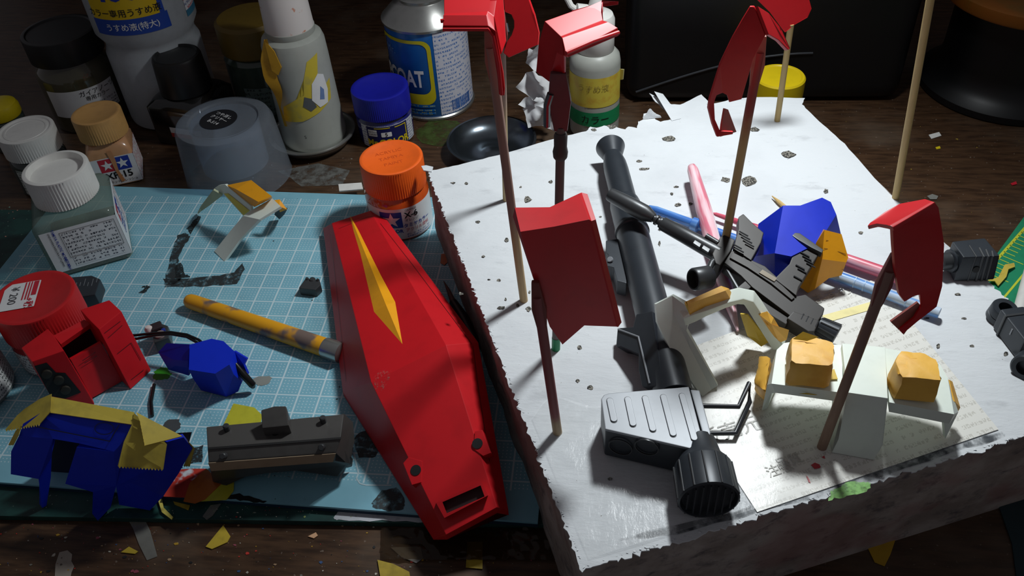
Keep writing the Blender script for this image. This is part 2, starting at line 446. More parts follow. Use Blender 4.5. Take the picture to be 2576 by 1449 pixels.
for zi, z in enumerate((-0.6, -0.2, 0.6, 1.4, 2.2, 3.0, 3.6, 3.95, 4.1, 4.15)):
    ins = (0.05, 0, 0, 0, 0, 0, 0.0, 0.05, 0.14, 0.26)[zi]; ring = []
    for (u, v, nx, ny) in per:
        d = -.08 + 0.12 * noise.noise(Vector((u * 0.6, v * 0.6, z * 0.8))) + 0.06 * noise.noise(Vector((u * 2.2, v * 2.2, z * 2.1)))
        if z < -0.5: d = 0
        cu = min(max(u, ins), BW - ins); cv = min(max(v, ins), BL - ins)
        ring.append(bp(cu + nx * d, cv + ny * d, z + (0.03 * noise.noise(Vector((u, v, 3))) if z > 4 else 0)))
    rings.append(ring)
mesh('foam_core', G().loft(rings), side_mat(), block, angle=60)
def paper_mat():
    t = NT('white_tissue_paper'); v = t.obj(); vs_ = t.obj(1, (0.5, 1.4, 1)); n = t.noise(v, 0.25, 4); n2 = t.noise(vs_, 0.9, 6, 0.65); n3 = t.noise(v, 9, 2); n4 = t.noise(v, 0.11, 2)
    c = t.mix(t.math('MULTIPLY', t.ramp(n, 0.45, 0.75), 0.4), lin('d2d6d9'), lin('b9bdc1'))
    c = t.mix(t.math('MULTIPLY', t.ramp(n2, 0.56, 0.74), 0.35), c, lin('989a9e'))
    c = t.mix(t.ramp(n3, 0.75, 0.79), c, lin('6a665f'))
    t.base(c, 0.75); t.bump(n2, 0.6, 0.11); return t.m
PAPER = paper_mat()
edge = [(1077, 431), (1110, 424), (1140, 418), (1180, 408), (1230, 396), (1300, 377), (1380, 352), (1440, 338), (1475, 330), (1485, 318), (1500, 322), (1520, 316), (1545, 318), (1572, 326), (1580, 318), (1602, 322), (1606, 306), (1617, 302), (1620, 286), (1634, 282), (1648, 300), (1662, 306), (1690, 300), (1672, 276), (1650, 256), (1632, 234), (1660, 248), (1690, 262), (1712, 263), (1735, 252), (1764, 237), (1775, 248), (1790, 262), (1840, 250), (1900, 244), (1960, 245), (2025, 247), (2018, 262), (2030, 276), (2060, 305), (2090, 330), (2125, 362), (2160, 402), (2200, 448), (2240, 488), (2290, 534), (2350, 588), (2420, 648), (2480, 704)]
pts = [at(x, y, BT + 0.06) for x, y in edge]
tab = [p.copy() for p in pts]
full = []
def addline(p, q, n, j):
    for k in range(n):
        r = p.lerp(q, k / n); full.append(r + Vector((random.uniform(-j, j), random.uniform(-j, j), 0)))
for i in range(len(pts) - 1): addline(pts[i], pts[i + 1], 3, 0.025)
zt = BT + 0.06
addline(pts[-1], bp(BW + .02, -0.05, zt), 90, 0.07)
addline(bp(BW + .02, -0.05, zt), bp(-0.08, -0.12, zt), 150, 0.09)
lend = pts[0] + BV * -.2 - BU * .03
addline(bp(-0.08, -0.12, zt), lend, 170, 0.07)
mesh('paper_cover', G().prism(full, (0, 0, -0.05)), PAPER, block, angle=2)
# fuzz of torn paper along the front and outer edge
fz = G(); rr = random.Random(5)
def curl(p, d, l, w):
    up = Vector((0, 0, 1)); sd = d.cross(up).normalized() * w
    q1 = p + d * l * 0.5 + up * l * rr.uniform(-.1, .35); q2 = p + d * l + up * l * rr.uniform(-.6, .3)
    fz.add([p - sd, p + sd, q1 + sd * .7, q1 - sd * .7, q2], [(0, 1, 2, 3), (3, 2, 4)])
for k in range(110):
    v = rr.random() * BL; curl(bp(0.06, v, zt + .004), (-BU + BV * rr.uniform(-1, 1)).normalized(), rr.uniform(.04, .16) * (1.6 if rr.random() < .12 else 1), rr.uniform(.02, .07))
for k in range(110):
    u = rr.random() * BW; curl(bp(u, 0.05, zt + .004), (-BV + BU * rr.uniform(-1, 1)).normalized(), rr.uniform(.04, .14), rr.uniform(.02, .06))
fo = mesh('paper_fuzz', fz, PAPER, block, recalc=False); fo['kind'] = 'stuff'
# curled tear standing up at the far edge
def flapfn(a, b):
    p = at(1618 + 46 * a, 300 - 4 * a, BT + .08); return p + Vector((-.15 * b + (.25 - .5 * a) * b * b, .1 * b, (1 - (2 * a - 1) ** 2 * b) * .55 * b))
mesh('torn_flap', G().sheet(flapfn, 6, 6), PAPER, block, recalc=False)
def flap2(a, b):
    p = at(1690 - 45 * a, 304 - 62 * a, BT + .08); return p + Vector((.5 * b, .25 * b, .3 * a * (1 - b)))
mesh('torn_flap', G().sheet(flap2, 6, 4), PAPER, block, recalc=False)
# torn pits where skewers have been
pm_ = NT('torn_pit'); vv = pm_.obj(); nn = pm_.noise(vv, 14, 4)
pm_.base(pm_.mix(pm_.ramp(nn, .42, .6), lin('1d1c19'), lin('8a867c')), .8); PIT = pm_.m
def pit(px, py, rx, ry, seed):
    rx *= .8; ry *= .8
    r = random.Random(seed); c = at(px, py, BT + 0.085); k = 9; ring = []
    for i in range(k):
        a = 2 * PI * i / k; q = at(px + rx * math.cos(a) * r.uniform(.6, 1.2), py + ry * math.sin(a) * r.uniform(.6, 1.2), BT + 0.07 + r.uniform(0, .03)); ring.append(q)
    g = G().add(ring + [c + Vector((0, 0, -.02))], [(i, (i + 1) % k, k) for i in range(k)])
    mesh('torn_hole', g, PIT, block, recalc=False, angle=10)
for i, (x, y, a, b) in enumerate([(1327, 502, 13, 10), (1386, 457, 8, 5), (1202, 558, 7, 5), (1275, 603, 8, 7), (1140, 460, 9, 3), (1173, 461, 6, 4), (1216, 645, 6, 4), (1255, 705, 9, 5), (1230, 703, 7, 2), (1272, 753, 4, 6), (1261, 774, 12, 6), (1302, 768, 7, 6), (1330, 777, 10, 8), (1332, 735, 4, 5), (1458, 873, 9, 8), (1453, 957, 7, 6), (1486, 975, 10, 8), (1535, 1205, 8, 6), (1686, 349, 24, 9), (1897, 326, 18, 8), (1981, 388, 25, 11), (1826, 452, 18, 10), (1884, 456, 22, 16), (1700, 470, 9, 4), (1740, 462, 8, 4), (1690, 487, 6, 5), (1706, 515, 10, 6), (1737, 513, 9, 5), (1660, 578, 6, 4), (1659, 612, 4, 9), (1540, 318, 16, 6), (1495, 326, 10, 5), (1160, 738, 9, 5), (2360, 870, 6, 9), (2445, 870, 8, 4), (2425, 800, 9, 3), (2410, 740, 10, 4), (2330, 800, 10, 3), (2530, 890, 8, 8), (2035, 548, 9, 4), (2165, 585, 9, 5), (2078, 480, 8, 8), (1510, 545, 5, 3), (1310, 470, 5, 3), (1340, 640, 8, 3), (1620, 425, 22, 5), (1608, 405, 9, 4)]):
    pit(x, y, a, b, i)
# the printed leaflet under clear film on the near half
leaf_q = [at(x, y, BT + 0.1) for x, y in ((1655, 905), (2205, 700), (2512, 1080), (1905, 1288))]
def lq(u, v):
    a = leaf_q[3].lerp(leaf_q[2], u); b = leaf_q[0].lerp(leaf_q[1], u); return a.lerp(b, v)
lm = print_mat('leaflet_print', 'e4e3dc', 'cccac2', 0.17, 0.36, 0.55, 0.8)
lm.node_tree.nodes['Principled BSDF'].inputs['Roughness'].default_value = 0.32
LW, LH = (leaf_q[2] - leaf_q[3]).length, (leaf_q[0] - leaf_q[3]).length
patch(block, 'leaflet', lambda u, v: lq(u / LW, v / LH), 0, LW, 0, LH, lm, 8, 8)
GREYINK = mk('faded_grey_ink', 'c2c0b9', 0.5); YELINK = mk('pale_yellow_ink', 'eee2a0', 0.5)
lx = (leaf_q[2] - leaf_q[3]).normalized(); ly_ = Vector((0, 0, 1)).cross(lx)
for body, px, size in (('くばりますので', (2060, 752), .62), ('販売元', (1838, 1085), .8), ('品質', (1985, 1160), .5), ('注意', (1962, 1180), .5)):
    lettering(block, body, size, planemap(at(*px, BT + .125), lx, ly_), GREYINK)
g = G(); a, b = at(2075, 802, BT + .12), at(2205, 765, BT + .12); w = (b - a).normalized().cross(Vector((0, 0, 1))) * .2
g.add([a - w, b - w, b + w, a + w], [(0, 1, 2, 3)]); mesh('printed_band', g, YELINK, block, recalc=False)
# sprayed green stain on the front edge and red drips by the front skewer
smear(block, 'paint_stain', ((2082, 1258), (2095, 1232), (2130, 1216), (2175, 1210), (2192, 1220), (2170, 1238), (2120, 1250)), smudge_mat('sprayed_green', '7fb860', 0.6, 4), z=BT + .1)
smear(block, 'paint_stain', ((1560, 1355), (1650, 1330), (1850, 1285), (1990, 1240), (2200, 1190), (2420, 1110), (2520, 1085), (2530, 1098), (2400, 1135), (2150, 1222), (1900, 1290), (1700, 1345)), smudge_mat('sprayed_grey', '3c4248', 0.5, 1.6), z=BT + .095)
for pix in (((2040, 1170), (2050, 1164), (2062, 1168), (2064, 1176), (2050, 1180)), ((2028, 1195), (2036, 1205), (2040, 1216), (2034, 1212)), ((2066, 1150), (2074, 1146), (2076, 1154))):
    smear(block, 'paint_drip', pix, mk('red_drip', 'c0404a', .3), z=BT + .12, jit=.01)
# loose paper tab at the far corner
mesh('paper_tab', G().prism([at(x, y, BT + .05) for x, y in ((1060, 420), (1066, 431), (1086, 434), (1090, 422), (1072, 418))], (0, 0, .06)), PAPER, block)

# crinkled clear film stretched over the near corner of the block
def film_mat():
    t = NT('crinkled_clear_film'); n = t.noise(t.obj(1, (1, .45, 1)), 1.5, 5, .6); t.base(lin('eef1f2'), .24); t.bump(n, .6, .09)
    fz = t.ramp(t.noise(t.obj(), .7, 3), .35, .7); t.see_through(t.math('ADD', .82, t.math('MULTIPLY', fz, .16))); return t.m
def filmfn(a, b):
    u, v = .25 + (8.0 + 1.2 * noise.noise(Vector((b * 4, 0, 1)))) * a, .2 + (6.0 + 1.5 * noise.noise(Vector((a * 4, 5, 0)))) * b; return bp(u, v, BT + .1 + .035 * (1 + noise.noise(Vector((u * .9, v * 1.6, 2)))))
mesh('clear_film', G().sheet(filmfn, 40, 30), film_mat(), block, recalc=False, angle=60)
# ================================================================== jars, bottles and cans
ZD = -0.6
WHITE_P = mk('white_plastic', 'e4e3de', 0.45, var=.06); BLACK_P = mk('black_plastic', '121212', 0.4)
STEEL = mk('steel', 'b4b4b0', 0.3, .85, var=.1); DARKSTEEL = mk('dark_steel', '6d757c', 0.25, .95)
INK = mk('black_ink', '141416', 0.5); BLUEINK = mk('blue_ink', '2038a0', 0.5); REDINK = mk('red_ink', 'c02436', 0.5); WHITEINK = mk('white_ink', 'eaeaea', 0.5); YELLOWINK = mk('yellow_ink', 'e0c81a', 0.5)
LABEL = mk('label_paper', 'e2e3e4', 0.45, var=.05)
def ribprof(r, h0, h1, rib, ch=0.08):
    return [(r - ch, h0), (r, h0 + ch * .6, rib), (r, h1 - ch, rib), (r - ch * .4, h1 - ch * .3), (r - ch * 1.2, h1)]
def ribcap(parent, name, cx, cy, z0, z1, r, mat, ribs=90, dish=0.0, rim=.16, rib=-.03):
    g = G(); pr = ribprof(r, z0, z1, rib)
    if dish:
        pr = pr + [(r - rim, z1), (r - rim - .08, z1 - dish), (0.01, z1 - dish)]
    else: pr = pr + [(0.01, z1)]
    return mesh(name, g.lathe((cx, cy, 0), pr, ribs * 2), mat, parent, angle=40)
def sqring(c, rot, half, rad, z, n=8):
    pts = rrect(-half, -half, half, half, rad, n); a = math.radians(rot)
    return [Vector((c[0] + p[0] * math.cos(a) - p[1] * math.sin(a), c[1] + p[0] * math.sin(a) + p[1] * math.cos(a), z)) for p in pts]
def sqface(c, rot, half, side):
    """label map on side: 0 front(-y), 1 right(+x)"""
    a = math.radians(rot); X = Vector((math.cos(a), math.sin(a), 0)); Y = Vector((-math.sin(a), math.cos(a), 0))
    if side == 0: o, x = -Y * half, X
    elif side == 1: o, x = X * half, Y
    else: o, x = -X * half, -Y
    o = Vector((c[0], c[1], 0)) + o
    return lambda u, v: o + x * u + Vector((0, 0, v))
GLASS = mk('clear_glass', 'aebfb6', 0.08, var=.05, clear=0.72, tint='c3d0c9')
def wrapmark(parent, fn, cx, cy, w, bluefirst=False):
    """twin square emblem: a white star on red beside a white star on blue"""
    for k, m in ((0, BLUEINK if bluefirst else REDINK), (1, REDINK if bluefirst else BLUEINK)):
        x0 = cx + (k - 1) * w
        blob(parent, 'emblem', lambda u, v: fn(u, v, .02), [(x0, cy - w / 2), (x0 + w, cy - w / 2), (x0 + w, cy + w / 2), (x0, cy + w / 2)], m)
        blob(parent, 'emblem_star', lambda u, v: fn(u, v, .035), star(x0 + w / 2, cy, w * .42), WHITEINK)
def lift(fn, n):
    n = Vector(n); return lambda u, v, d=.012: fn(u, v) + n * d
def cyl_lift(cx, cy, r, z0, ang): return lambda u, v, d=.012: cylmap(cx, cy, r + d, z0, ang)(u, v)

# --- glass cement bottle, wide white cap, in front
c = (-9.45, 0.9); rot = 29; hf = 2.0
t = thing('cement_bottle', 'square glass cement bottle with a tall ribbed white cap on the blue mat', 'bottle', (c[0], c[1], 0))
mesh('glass_body', G().loft([sqring(c, rot, hf - .15, .3, 0.0), sqring(c, rot, hf, .35, .12), sqring(c, rot, hf, .35, 3.0), sqring(c, rot, hf - .12, .5, 3.25), sqring(c, rot, 1.55, 1.2, 3.5), sqring(c, rot, 1.3, 1.29, 3.6)]), GLASS, t, angle=50)
mesh('liquid', G().loft([sqring(c, rot, hf - .3, .25, .25), sqring(c, rot, hf - .25, .3, 1.1)]), mk('thin_cement', '9fae9f', .05, clear=.6, tint='c6d3c6'), t)
ribcap(t, 'cap', c[0], c[1], 3.55, 5.25, 1.62, WHITE_P, 66, dish=.35, rim=.22, rib=-.05)
na = math.radians(rot); FN = Vector((math.sin(na), -math.cos(na), 0)); RN = Vector((math.cos(na), math.sin(na), 0))
f0 = lift(sqface(c, rot, hf, 0), FN); f1 = lift(sqface(c, rot, hf, 1), RN)
patch(t, 'label', f0, -1.75, 2.0, .35, 2.9, LABEL, 2, 2)
patch(t, 'label', f1, -2.0, 1.75, .35, 2.9, LABEL, 2, 2)
fp = lambda u, v: f0(u, v, .022)
patch(t, 'small_print', fp, -.75, 1.75, 1.15, 2.62, print_mat('cement_print', 'e2e3e4', '3a3a44', .13, .21), 2, 2)
patch(t, 'small_print', fp, -.75, 1.75, .5, 1.05, print_mat('cement_print2', 'e2e3e4', '4a4a58', .14, .19), 2, 2)
g = G()
for (u0, v0, u1, v1) in ((-.85, 1.08, 1.85, 1.1), (-.85, 2.68, 1.85, 2.7), (-.85, 1.08, -.83, 2.7), (1.83, 1.08, 1.85, 2.7)):
    g.add([f0(u0, v0, .03), f0(u1, v0, .03), f0(u1, v1, .03), f0(u0, v1, .03)], [(0, 1, 2, 3)])
mesh('label_frame', g, INK, t, recalc=False)
for s_, px, m, sz in (('TAMIYA PLASTIC MODEL CO.', -1.1, BLUEINK, .19), ('ONDAWARA,SHIZUOKA-CITY,JAPAN', -1.32, INK, .13), ('NET 40ml', -1.1, BLUEINK, .2)):
    lettering(t, s_, sz, lambda u, v: f0(u, v, .03), m, rot=-PI / 2, pos=(px, 1.75 if sz != .2 else .78), bold=.01)
f1b = lambda u, v, d=.02: f1(u, v, d)
wrapmark(t, f1b, -.35, 2.15, .78, bluefirst=False)
lettering(t, 'TAMIYA', .42, lambda u, v: f1(u, v, .03), BLUEINK, pos=(-.35, 1.48), bold=.02)
lettering(t, 'CEMENT', .36, lambda u, v: f1(u, v, .03), BLUEINK, pos=(-.35, 1.08), bold=.02)
patch(t, 'small_print', lambda u, v: f1(u, v, .025), .75, 1.6, .5, 2.5, print_mat('cement_red', 'e2e3e4', 'b03a48', .12, .2), 2, 2)

# --- flesh paint bottle
c = (-11.45, 8.6); rot = 24; hf = 1.3; z0 = ZD
t = thing('paint_bottle', 'small square bottle of flesh-coloured paint with a tan cap and a paint drip', 'bottle', (c[0], c[1], z0))
FLESH = mk('flesh_paint', 'c9966c', .25, coat=.6, var=.15)
mesh('glass_body', G().loft([sqring(c, rot, hf - .12, .2, z0), sqring(c, rot, hf, .25, z0 + .1), sqring(c, rot, hf, .25, z0 + 2.35), sqring(c, rot, 1.15, .6, z0 + 2.75), sqring(c, rot, 1.0, .99, z0 + 3.0)]), FLESH, t, angle=50)
ribcap(t, 'cap', c[0], c[1], z0 + 2.95, z0 + 4.4, 1.42, mk('tan_cap', 'c99a5c', .5, var=.1), 60, dish=.06, rim=.25)
na = math.radians(rot); FN = Vector((math.sin(na), -math.cos(na), 0)); RN = Vector((math.cos(na), math.sin(na), 0))
f0 = lift(sqface(c, rot, hf, 0), FN); f1 = lift(sqface(c, rot, hf, 1), RN)
patch(t, 'label', f0, -1.15, 1.3, z0 + .15, z0 + 2.05, LABEL, 2, 2)
patch(t, 'label', f1, -1.3, 1.2, z0 + .15, z0 + 2.05, print_mat('flesh_side', 'e2e3e4', 'c04a54', .14, .22), 2, 2)
wrapmark(t, lambda u, v, d: f0(u, v, d), .12, z0 + 1.55, .88)
lettering(t, 'XF-15', .62, lambda u, v: f0(u, v, .03), INK, pos=(.15, z0 + .78), bold=.02)
lettering(t, 'フラットフレッシュ', .2, lambda u, v: f0(u, v, .03), INK, pos=(.2, z0 + .36))
g = G().add([f0(u, v, .05) for u, v in ((-.08, z0 + 2.5), (.2, z0 + 2.5), (.26, z0 + 1.9), (.2, z0 + 1.1), (.34, z0 + .35), (.12, z0 + .3), (.02, z0 + 1.1), (-.02, z0 + 1.9))], [list(range(8))])
mesh('paint_drip', g, mk('flesh_drip', 'c98a5a', .35), t, recalc=False)
g = G().lathe((c[0], c[1], 0), [(.02, z0 + 4.36), (1.12, z0 + 4.36)], 40, cap0=False, cap1=False); 

# --- white capped bottle at the edge of the picture
c = (-15.6, 7.6)
t = thing('paint_bottle', 'bottle with embossed ribbed white cap and pale label behind the cement bottle', 'bottle', (*c, ZD))
mesh('glass_body', G().lathe((*c, ZD), [(1.5, 0), (1.62, .12), (1.62, 2.0), (1.45, 2.35), (1.2, 2.5)], 40), mk('dark_glass', '35403c', .1, coat=.5), t)
an = camang(*c)
patch(t, 'label', cylmap(c[0], c[1], 1.64, ZD, an), -1.8, 1.8, .2, 1.95, print_mat('pale_green_print', 'cdd4cf', '4c5a58', .12, .2), 20, 1)
ribcap(t, 'cap', c[0], c[1], ZD + 2.45, ZD + 3.85, 1.62, WHITE_P, 70, dish=.08, rim=.2)
mesh('emboss', G().lathe((*c, 0), [(1.1, ZD + 3.77), (1.12, ZD + 3.8), (1.22, ZD + 3.8), (1.24, ZD + 3.77)], 40, cap0=False, cap1=False), WHITE_P, t)

# --- yellow capped bottle cut by the edge of the picture
c = at(-8, 262, 2.4)
t = thing('paint_bottle', 'bottle with a domed yellow cap cut off by the picture edge', 'bottle', (c.x, c.y, ZD))
mesh('glass_body', G().lathe((c.x, c.y, ZD), [(1.1, 0), (1.2, .1), (1.2, 2.0), (.9, 2.3)], 32), mk('dark_glass', '35403c', .1), t)
mesh('cap', G().lathe((c.x, c.y, ZD), [(1.15, 2.2), (1.2, 2.3), (1.2, 2.75), (1.1, 3.0), (.8, 3.15), (.01, 3.2)], 40), mk('yellow_cap', 'd8c014', .4), t)

# --- tall glass jar with black lid
c = (-16.45, 15.4)
t = thing('thinner_jar', 'tall glass jar with a black lid and peeling white label', 'jar', (*c, ZD))
mesh('glass_body', G().lathe((*c, ZD), [(2.1, 0), (2.35, .15), (2.4, .4), (2.4, 3.6), (2.25, 4.1), (1.95, 4.5), (1.9, 4.8)], 48), mk('murky_glass', '4c4836', .1, coat=.6, col2='3a382a', vscale=.7), t)
an = camang(*c)
patch(t, 'label', cylmap(c[0], c[1], 2.42, ZD, an - .1), -2.3, 2.3, 1.3, 3.15, LABEL, 24, 1)
fm = cyl_lift(c[0], c[1], 2.43, ZD, an - .1)
lettering(t, 'ガイアノーツ', .42, fm, INK, pos=(1.1, 2.82), cut=.3); lettering(t, '専用カラー', .34, fm, INK, pos=(1.0, 2.45), cut=.3)
patch(t, 'small_print', lambda u, v: fm(u, v, .02), .1, 2.2, 1.4, 2.2, print_mat('gaia_print', 'dcdde0', '55555c', .13, .2), 12, 1)
ribcap(t, 'lid', c[0], c[1], ZD + 4.65, ZD + 6.3, 2.3, BLACK_P, 80, dish=.08, rim=.25)

# --- big thinner bottle
c = (-10.9, 16.3)
t = thing('thinner_bottle', 'large translucent thinner bottle with a yellow and blue label', 'bottle', (*c, ZD))
MILK = mk('milky_plastic', 'b9bfc4', .35, var=.08, clear=.12, tint='c8d0d6')
mesh('plastic_body', G().lathe((*c, ZD), [(2.6, 0), (2.9, .2), (2.95, .5), (2.95, 5.0), (2.75, 5.5), (2.8, 5.9), (3.15, 6.5), (3.15, 13.5), (2.6, 14.6), (1.2, 15.4)], 56), MILK, t)
mesh('cap', G().lathe((*c, ZD), [(1.3, 15.3), (1.35, 15.4), (1.35, 17), (1.2, 17.1), (.01, 17.1)], 40), WHITE_P, t)
an = camang(*c) - .35
fm = cyl_lift(c[0], c[1], 3.16, ZD + 2.2, an)
patch(t, 'label', fm, -2.2, 2.2, 5.6, 10.5, mk('label_yellow', 'e0bc10', .45, var=.05), 26, 1)
patch(t, 'label_band', lambda u, v: fm(u, v, .02), -2.3, 2.5, 4.75, 5.75, mk('label_blue', '1f47a6', .45, var=.05), 26, 1)
patch(t, 'label_band', lambda u, v: fm(u, v, .02), 2.05, 2.35, 5.7, 10.5, MATS['label_blue'], 3, 1)
lettering(t, '400', 1.9, lambda u, v: fm(u, v, .03), BLUEINK, pos=(-.2, 7.5), bold=.03, cut=.25)
lettering(t, 'カラー専用うすめ液', .52, lambda u, v: fm(u, v, .03), INK, pos=(-.1, 6.1), cut=.25, bold=.01)
lettering(t, 'うすめ液(特大)', .5, lambda u, v: fm(u, v, .04), WHITEINK, pos=(.2, 5.22), cut=.25, bold=.01)
patch(t, 'side_label', fm, 3.9, 5.6, 5.1, 10.5, print_mat('thinner_print', 'dcdee4', '5a6a9a', .16, .3, ink2='c04048'), 12, 1)
patch(t, 'label_band', fm, 3.9, 5.6, 4.7, 5.1, mk('label_teal', '3a7a9a', .45), 12, 1)

# --- black capped square bottle
c = (at(441, 135, ZD + 5.5).x, at(441, 135, ZD + 5.5).y); rot = -12
t = thing('ink_bottle', 'black square bottle with a tall black tapered cap', 'bottle', (*c, ZD))
mesh('glass_body', G().loft([sqring(c, rot, 1.9, .3, ZD), sqring(c, rot, 2.0, .35, ZD + .1), sqring(c, rot, 2.0, .35, ZD + 2.6), sqring(c, rot, 1.7, .6, ZD + 3.0), sqring(c, rot, 1.3, 1.25, ZD + 3.2)]), mk('black_glass', '181817', .12, coat=.6), t, angle=50)
mesh('cap', G().lathe((*c, ZD), [(1.4, 3.1), (1.62, 3.2), (1.5, 5.3), (1.43, 5.45), (1.3, 5.5), (1.2, 5.38), (.01, 5.38)], 56), BLACK_P, t)
f0 = lift(sqface(c, rot, 2.0, 0), (math.sin(math.radians(rot)), -math.cos(math.radians(rot)), 0))
patch(t, 'label', f0, -.6, 1.7, ZD + .9, ZD + 1.4, LABEL, 1, 1); patch(t, 'label_band', lambda u, v: f0(u, v, .02), -.6, 1.7, ZD + .7, ZD + 1.0, mk('label_red', 'b03028', .5), 1, 1)

# --- clear plastic cap
c = at(560, 300, ZD + 3.9)
t = thing('plastic_cover', 'clear frosted spray can cover with a round black sticker', 'cap', (c.x, c.y, ZD))
FROST = mk('frosted_plastic', 'b4bdc8', .22, var=.08, clear=.76, tint='dfe6ee')
mesh('cap_shell', G().lathe((c.x, c.y, ZD), [(3.15, 0), (3.12, .1), (2.85, 3.5), (2.7, 3.82), (2.4, 3.92), (2.05, 3.9), (1.95, 3.8), (1.8, 3.8), (.01, 3.8)], 64, cap0=False), FROST, t, recalc=False)
mesh('inner_ring', G().lathe((c.x, c.y, ZD), [(2.0, 3.75), (1.95, .9), (1.9, .9), (1.94, 3.75)], 56, cap0=False, cap1=False), FROST, t, recalc=False)
mesh('sticker', G().lathe((c.x - .3, c.y + .1, ZD), [(1.08, 3.83), (1.08, 3.85), (.01, 3.85)], 40), mk('black_sticker', '17181c', .4), t)
pmz = planemap((c.x - .3, c.y + .1, ZD + 3.87), (.9, -.5, 0), (.5, .9, 0))
for s_, v, z in (('つや消し', .42, .34), ('クリヤー', .02, .34), ('B-514', -.42, .36)):
    lettering(t, s_, z, pmz, WHITEINK, pos=(0, v))

# --- squeeze bottle standing in a steel dish
c = (at(787, 336, 0).x, at(787, 336, 0).y)
t = thing('steel_dish', 'polished steel dish under the squeeze bottle', 'dish', (*c, ZD))
mesh('bowl', G().lathe((*c, ZD), [(1.7, 0), (2.2, .12), (2.5, .5), (2.62, .72), (2.72, .74), (2.72, .82), (2.6, .86), (2.45, .8), (2.2, .45), (1.7, .22), (.01, .2)], 64), STEEL, t, angle=60)
c = (c[0], c[1] + .3)
t = thing('squeeze_bottle', 'tall translucent squeeze bottle with peeling yellow label in steel dish', 'bottle', (*c, ZD + .2))
zb = ZD + .2
CLOUD = mk('cloudy_plastic', 'b7bab2', .4, var=.06, clear=.18, tint='d6dad8')
mesh('plastic_body', G().lathe((*c, zb), [(1.85, 0), (1.97, .12), (2.02, .4), (2.0, .9), (1.96, 2.2), (1.9, 5.6), (1.86, 6.6), (1.75, 6.95), (1.45, 7.15)], 48), CLOUD, t)
mesh('collar', G().lathe((*c, zb), [(1.4, 7.1), (1.45, 7.2), (1.45, 7.5), (1.35, 7.55)], 48), CLOUD, t)
mesh('cap', G().lathe((*c, zb), [(1.35, 7.45), (1.42, 7.5), (1.3, 10.6), (1.1, 11), (.01, 11)], 48), mk('spotted_white_plastic', 'dcd6d2', .45, col2='c98a70', vscale=1.3, amount=(.68, .74)), t)
an = camang(*c)
fm = lambda u, v, d=.02: cylmap(c[0], c[1], 1.97 - .075 * (v - 2.2) / 3.4 + d, zb, an)(u, v)
YL = mk('torn_yellow_label', 'cdb83c', .5, col2='b5a850')
blob(t, 'label', fm, [(-1.9, 2.2), (-.5, 2.3), (.6, 2.7), (1.6, 3.2), (1.9, 4.4), (1.3, 4.2), (.9, 4.6), (1.3, 6.3), (.5, 6.0), (.1, 5.0), (-.1, 4.0), (-.6, 3.8), (-1.6, 3.2)], YL)
blob(t, 'label_scrap', lambda u, v: fm(u, v, .05), [(.3, 3.6), (.7, 3.0), (1.3, 3.1), (1.5, 3.9), (1.4, 4.9), (1.0, 5.1), (.5, 4.6)], LABEL)
blob(t, 'label_mark', lambda u, v: fm(u, v, .04), [(-.3, 3.3), (.1, 2.9), (.5, 3.1), (.3, 3.7), (-.1, 3.9)], mk('print_grey', '5a5d60', .5))
blob(t, 'label_mark', lambda u, v: fm(u, v, .06), [(.8, 3.5), (1.1, 3.4), (1.2, 4.0), (1.0, 4.3)], mk('print_blue', '6d86b4', .5))
lettering(t, 'S', .3, lambda u, v: fm(u, v, .1), INK, pos=(-.6, 1.25))
# strip of masking tape peeling off it
MTAPE = mk('ochre_masking_tape', 'cd9a1e', .6, col2='b5820f', vscale=1.2, bump=.15, bscale=12)
tp = [atY(x, y, 10.9) for x, y in ((664, 100), (655, 150), (664, 200), (690, 235), (702, 270), (716, 318))]
def tapefn(a, b):
    k = a * (len(tp) - 1); i = min(int(k), len(tp) - 2); p = tp[i].lerp(tp[i + 1], k - i)
    return p + Vector((.25 + .55 * math.sin(PI * min(a * 1.3, 1)), -.1 + .2 * math.sin(6 * a), .1)) * b
mesh('tape_strip', G().sheet(tapefn, 14, 2), MTAPE, t, recalc=False, angle=60)
tp2 = [atY(x, y, 10.85) for x, y in ((664, 100), (690, 130), (708, 170), (700, 190), (684, 178))]
g = G().prism(tp2, (0, .05, 0)); mesh('tape_strip', g, MTAPE, t)

# --- blue lacquer jar
c = (4.36, 13.4)
t = thing('paint_jar', 'small lacquer paint jar with a dark blue lid', 'jar', (*c, ZD))
mesh('glass_body', G().lathe((*c, ZD), [(1.55, 0), (1.72, .1), (1.75, .3), (1.75, 1.6), (1.5, 1.85), (1.45, 2.0)], 48), mk('blue_in_glass', '20246a', .12, coat=.7), t)
an = camang(*c) - .05
fm = cyl_lift(*c, 1.755, ZD, an)
patch(t, 'label', fm, -1.7, 2.2, .12, 1.65, print_mat('lacquer_side', 'cfd2da', '6a6f8a', .12, .18), 24, 1)
patch(t, 'label_field', lambda u, v: fm(u, v, .02), -1.25, 1.5, .14, 1.6, mk('label_navy', '161c5a', .45), 20, 1)
gy = G()
for (u0, v0, u1, v1) in ((-.7, 1.48, .3, 1.54), (.6, 1.45, 1.4, 1.51), (1.34, .2, 1.4, 1.5)):
    gy.add([fm(u0 + (u1 - u0) * i / 6, v0, .035) for i in range(7)] + [fm(u0 + (u1 - u0) * i / 6, v1, .035) for i in range(7)], [(i, i + 1, 8 + i, 7 + i) for i in range(6)])
mesh('label_line', gy, YELLOWINK, t, recalc=False)
lettering(t, 'Mr.COLOR', .62, lambda u, v: fm(u, v, .035), YELLOWINK, pos=(.1, .48), bold=.03, cut=.2, sx=.92)
blob(t, 'number_box', lambda u, v: fm(u, v, .035), rrect(-.3, .9, .36, 1.22, .05), WHITEINK)
lettering(t, '5', .36, lambda u, v: fm(u, v, .05), INK, pos=(.03, 1.06), bold=.01)
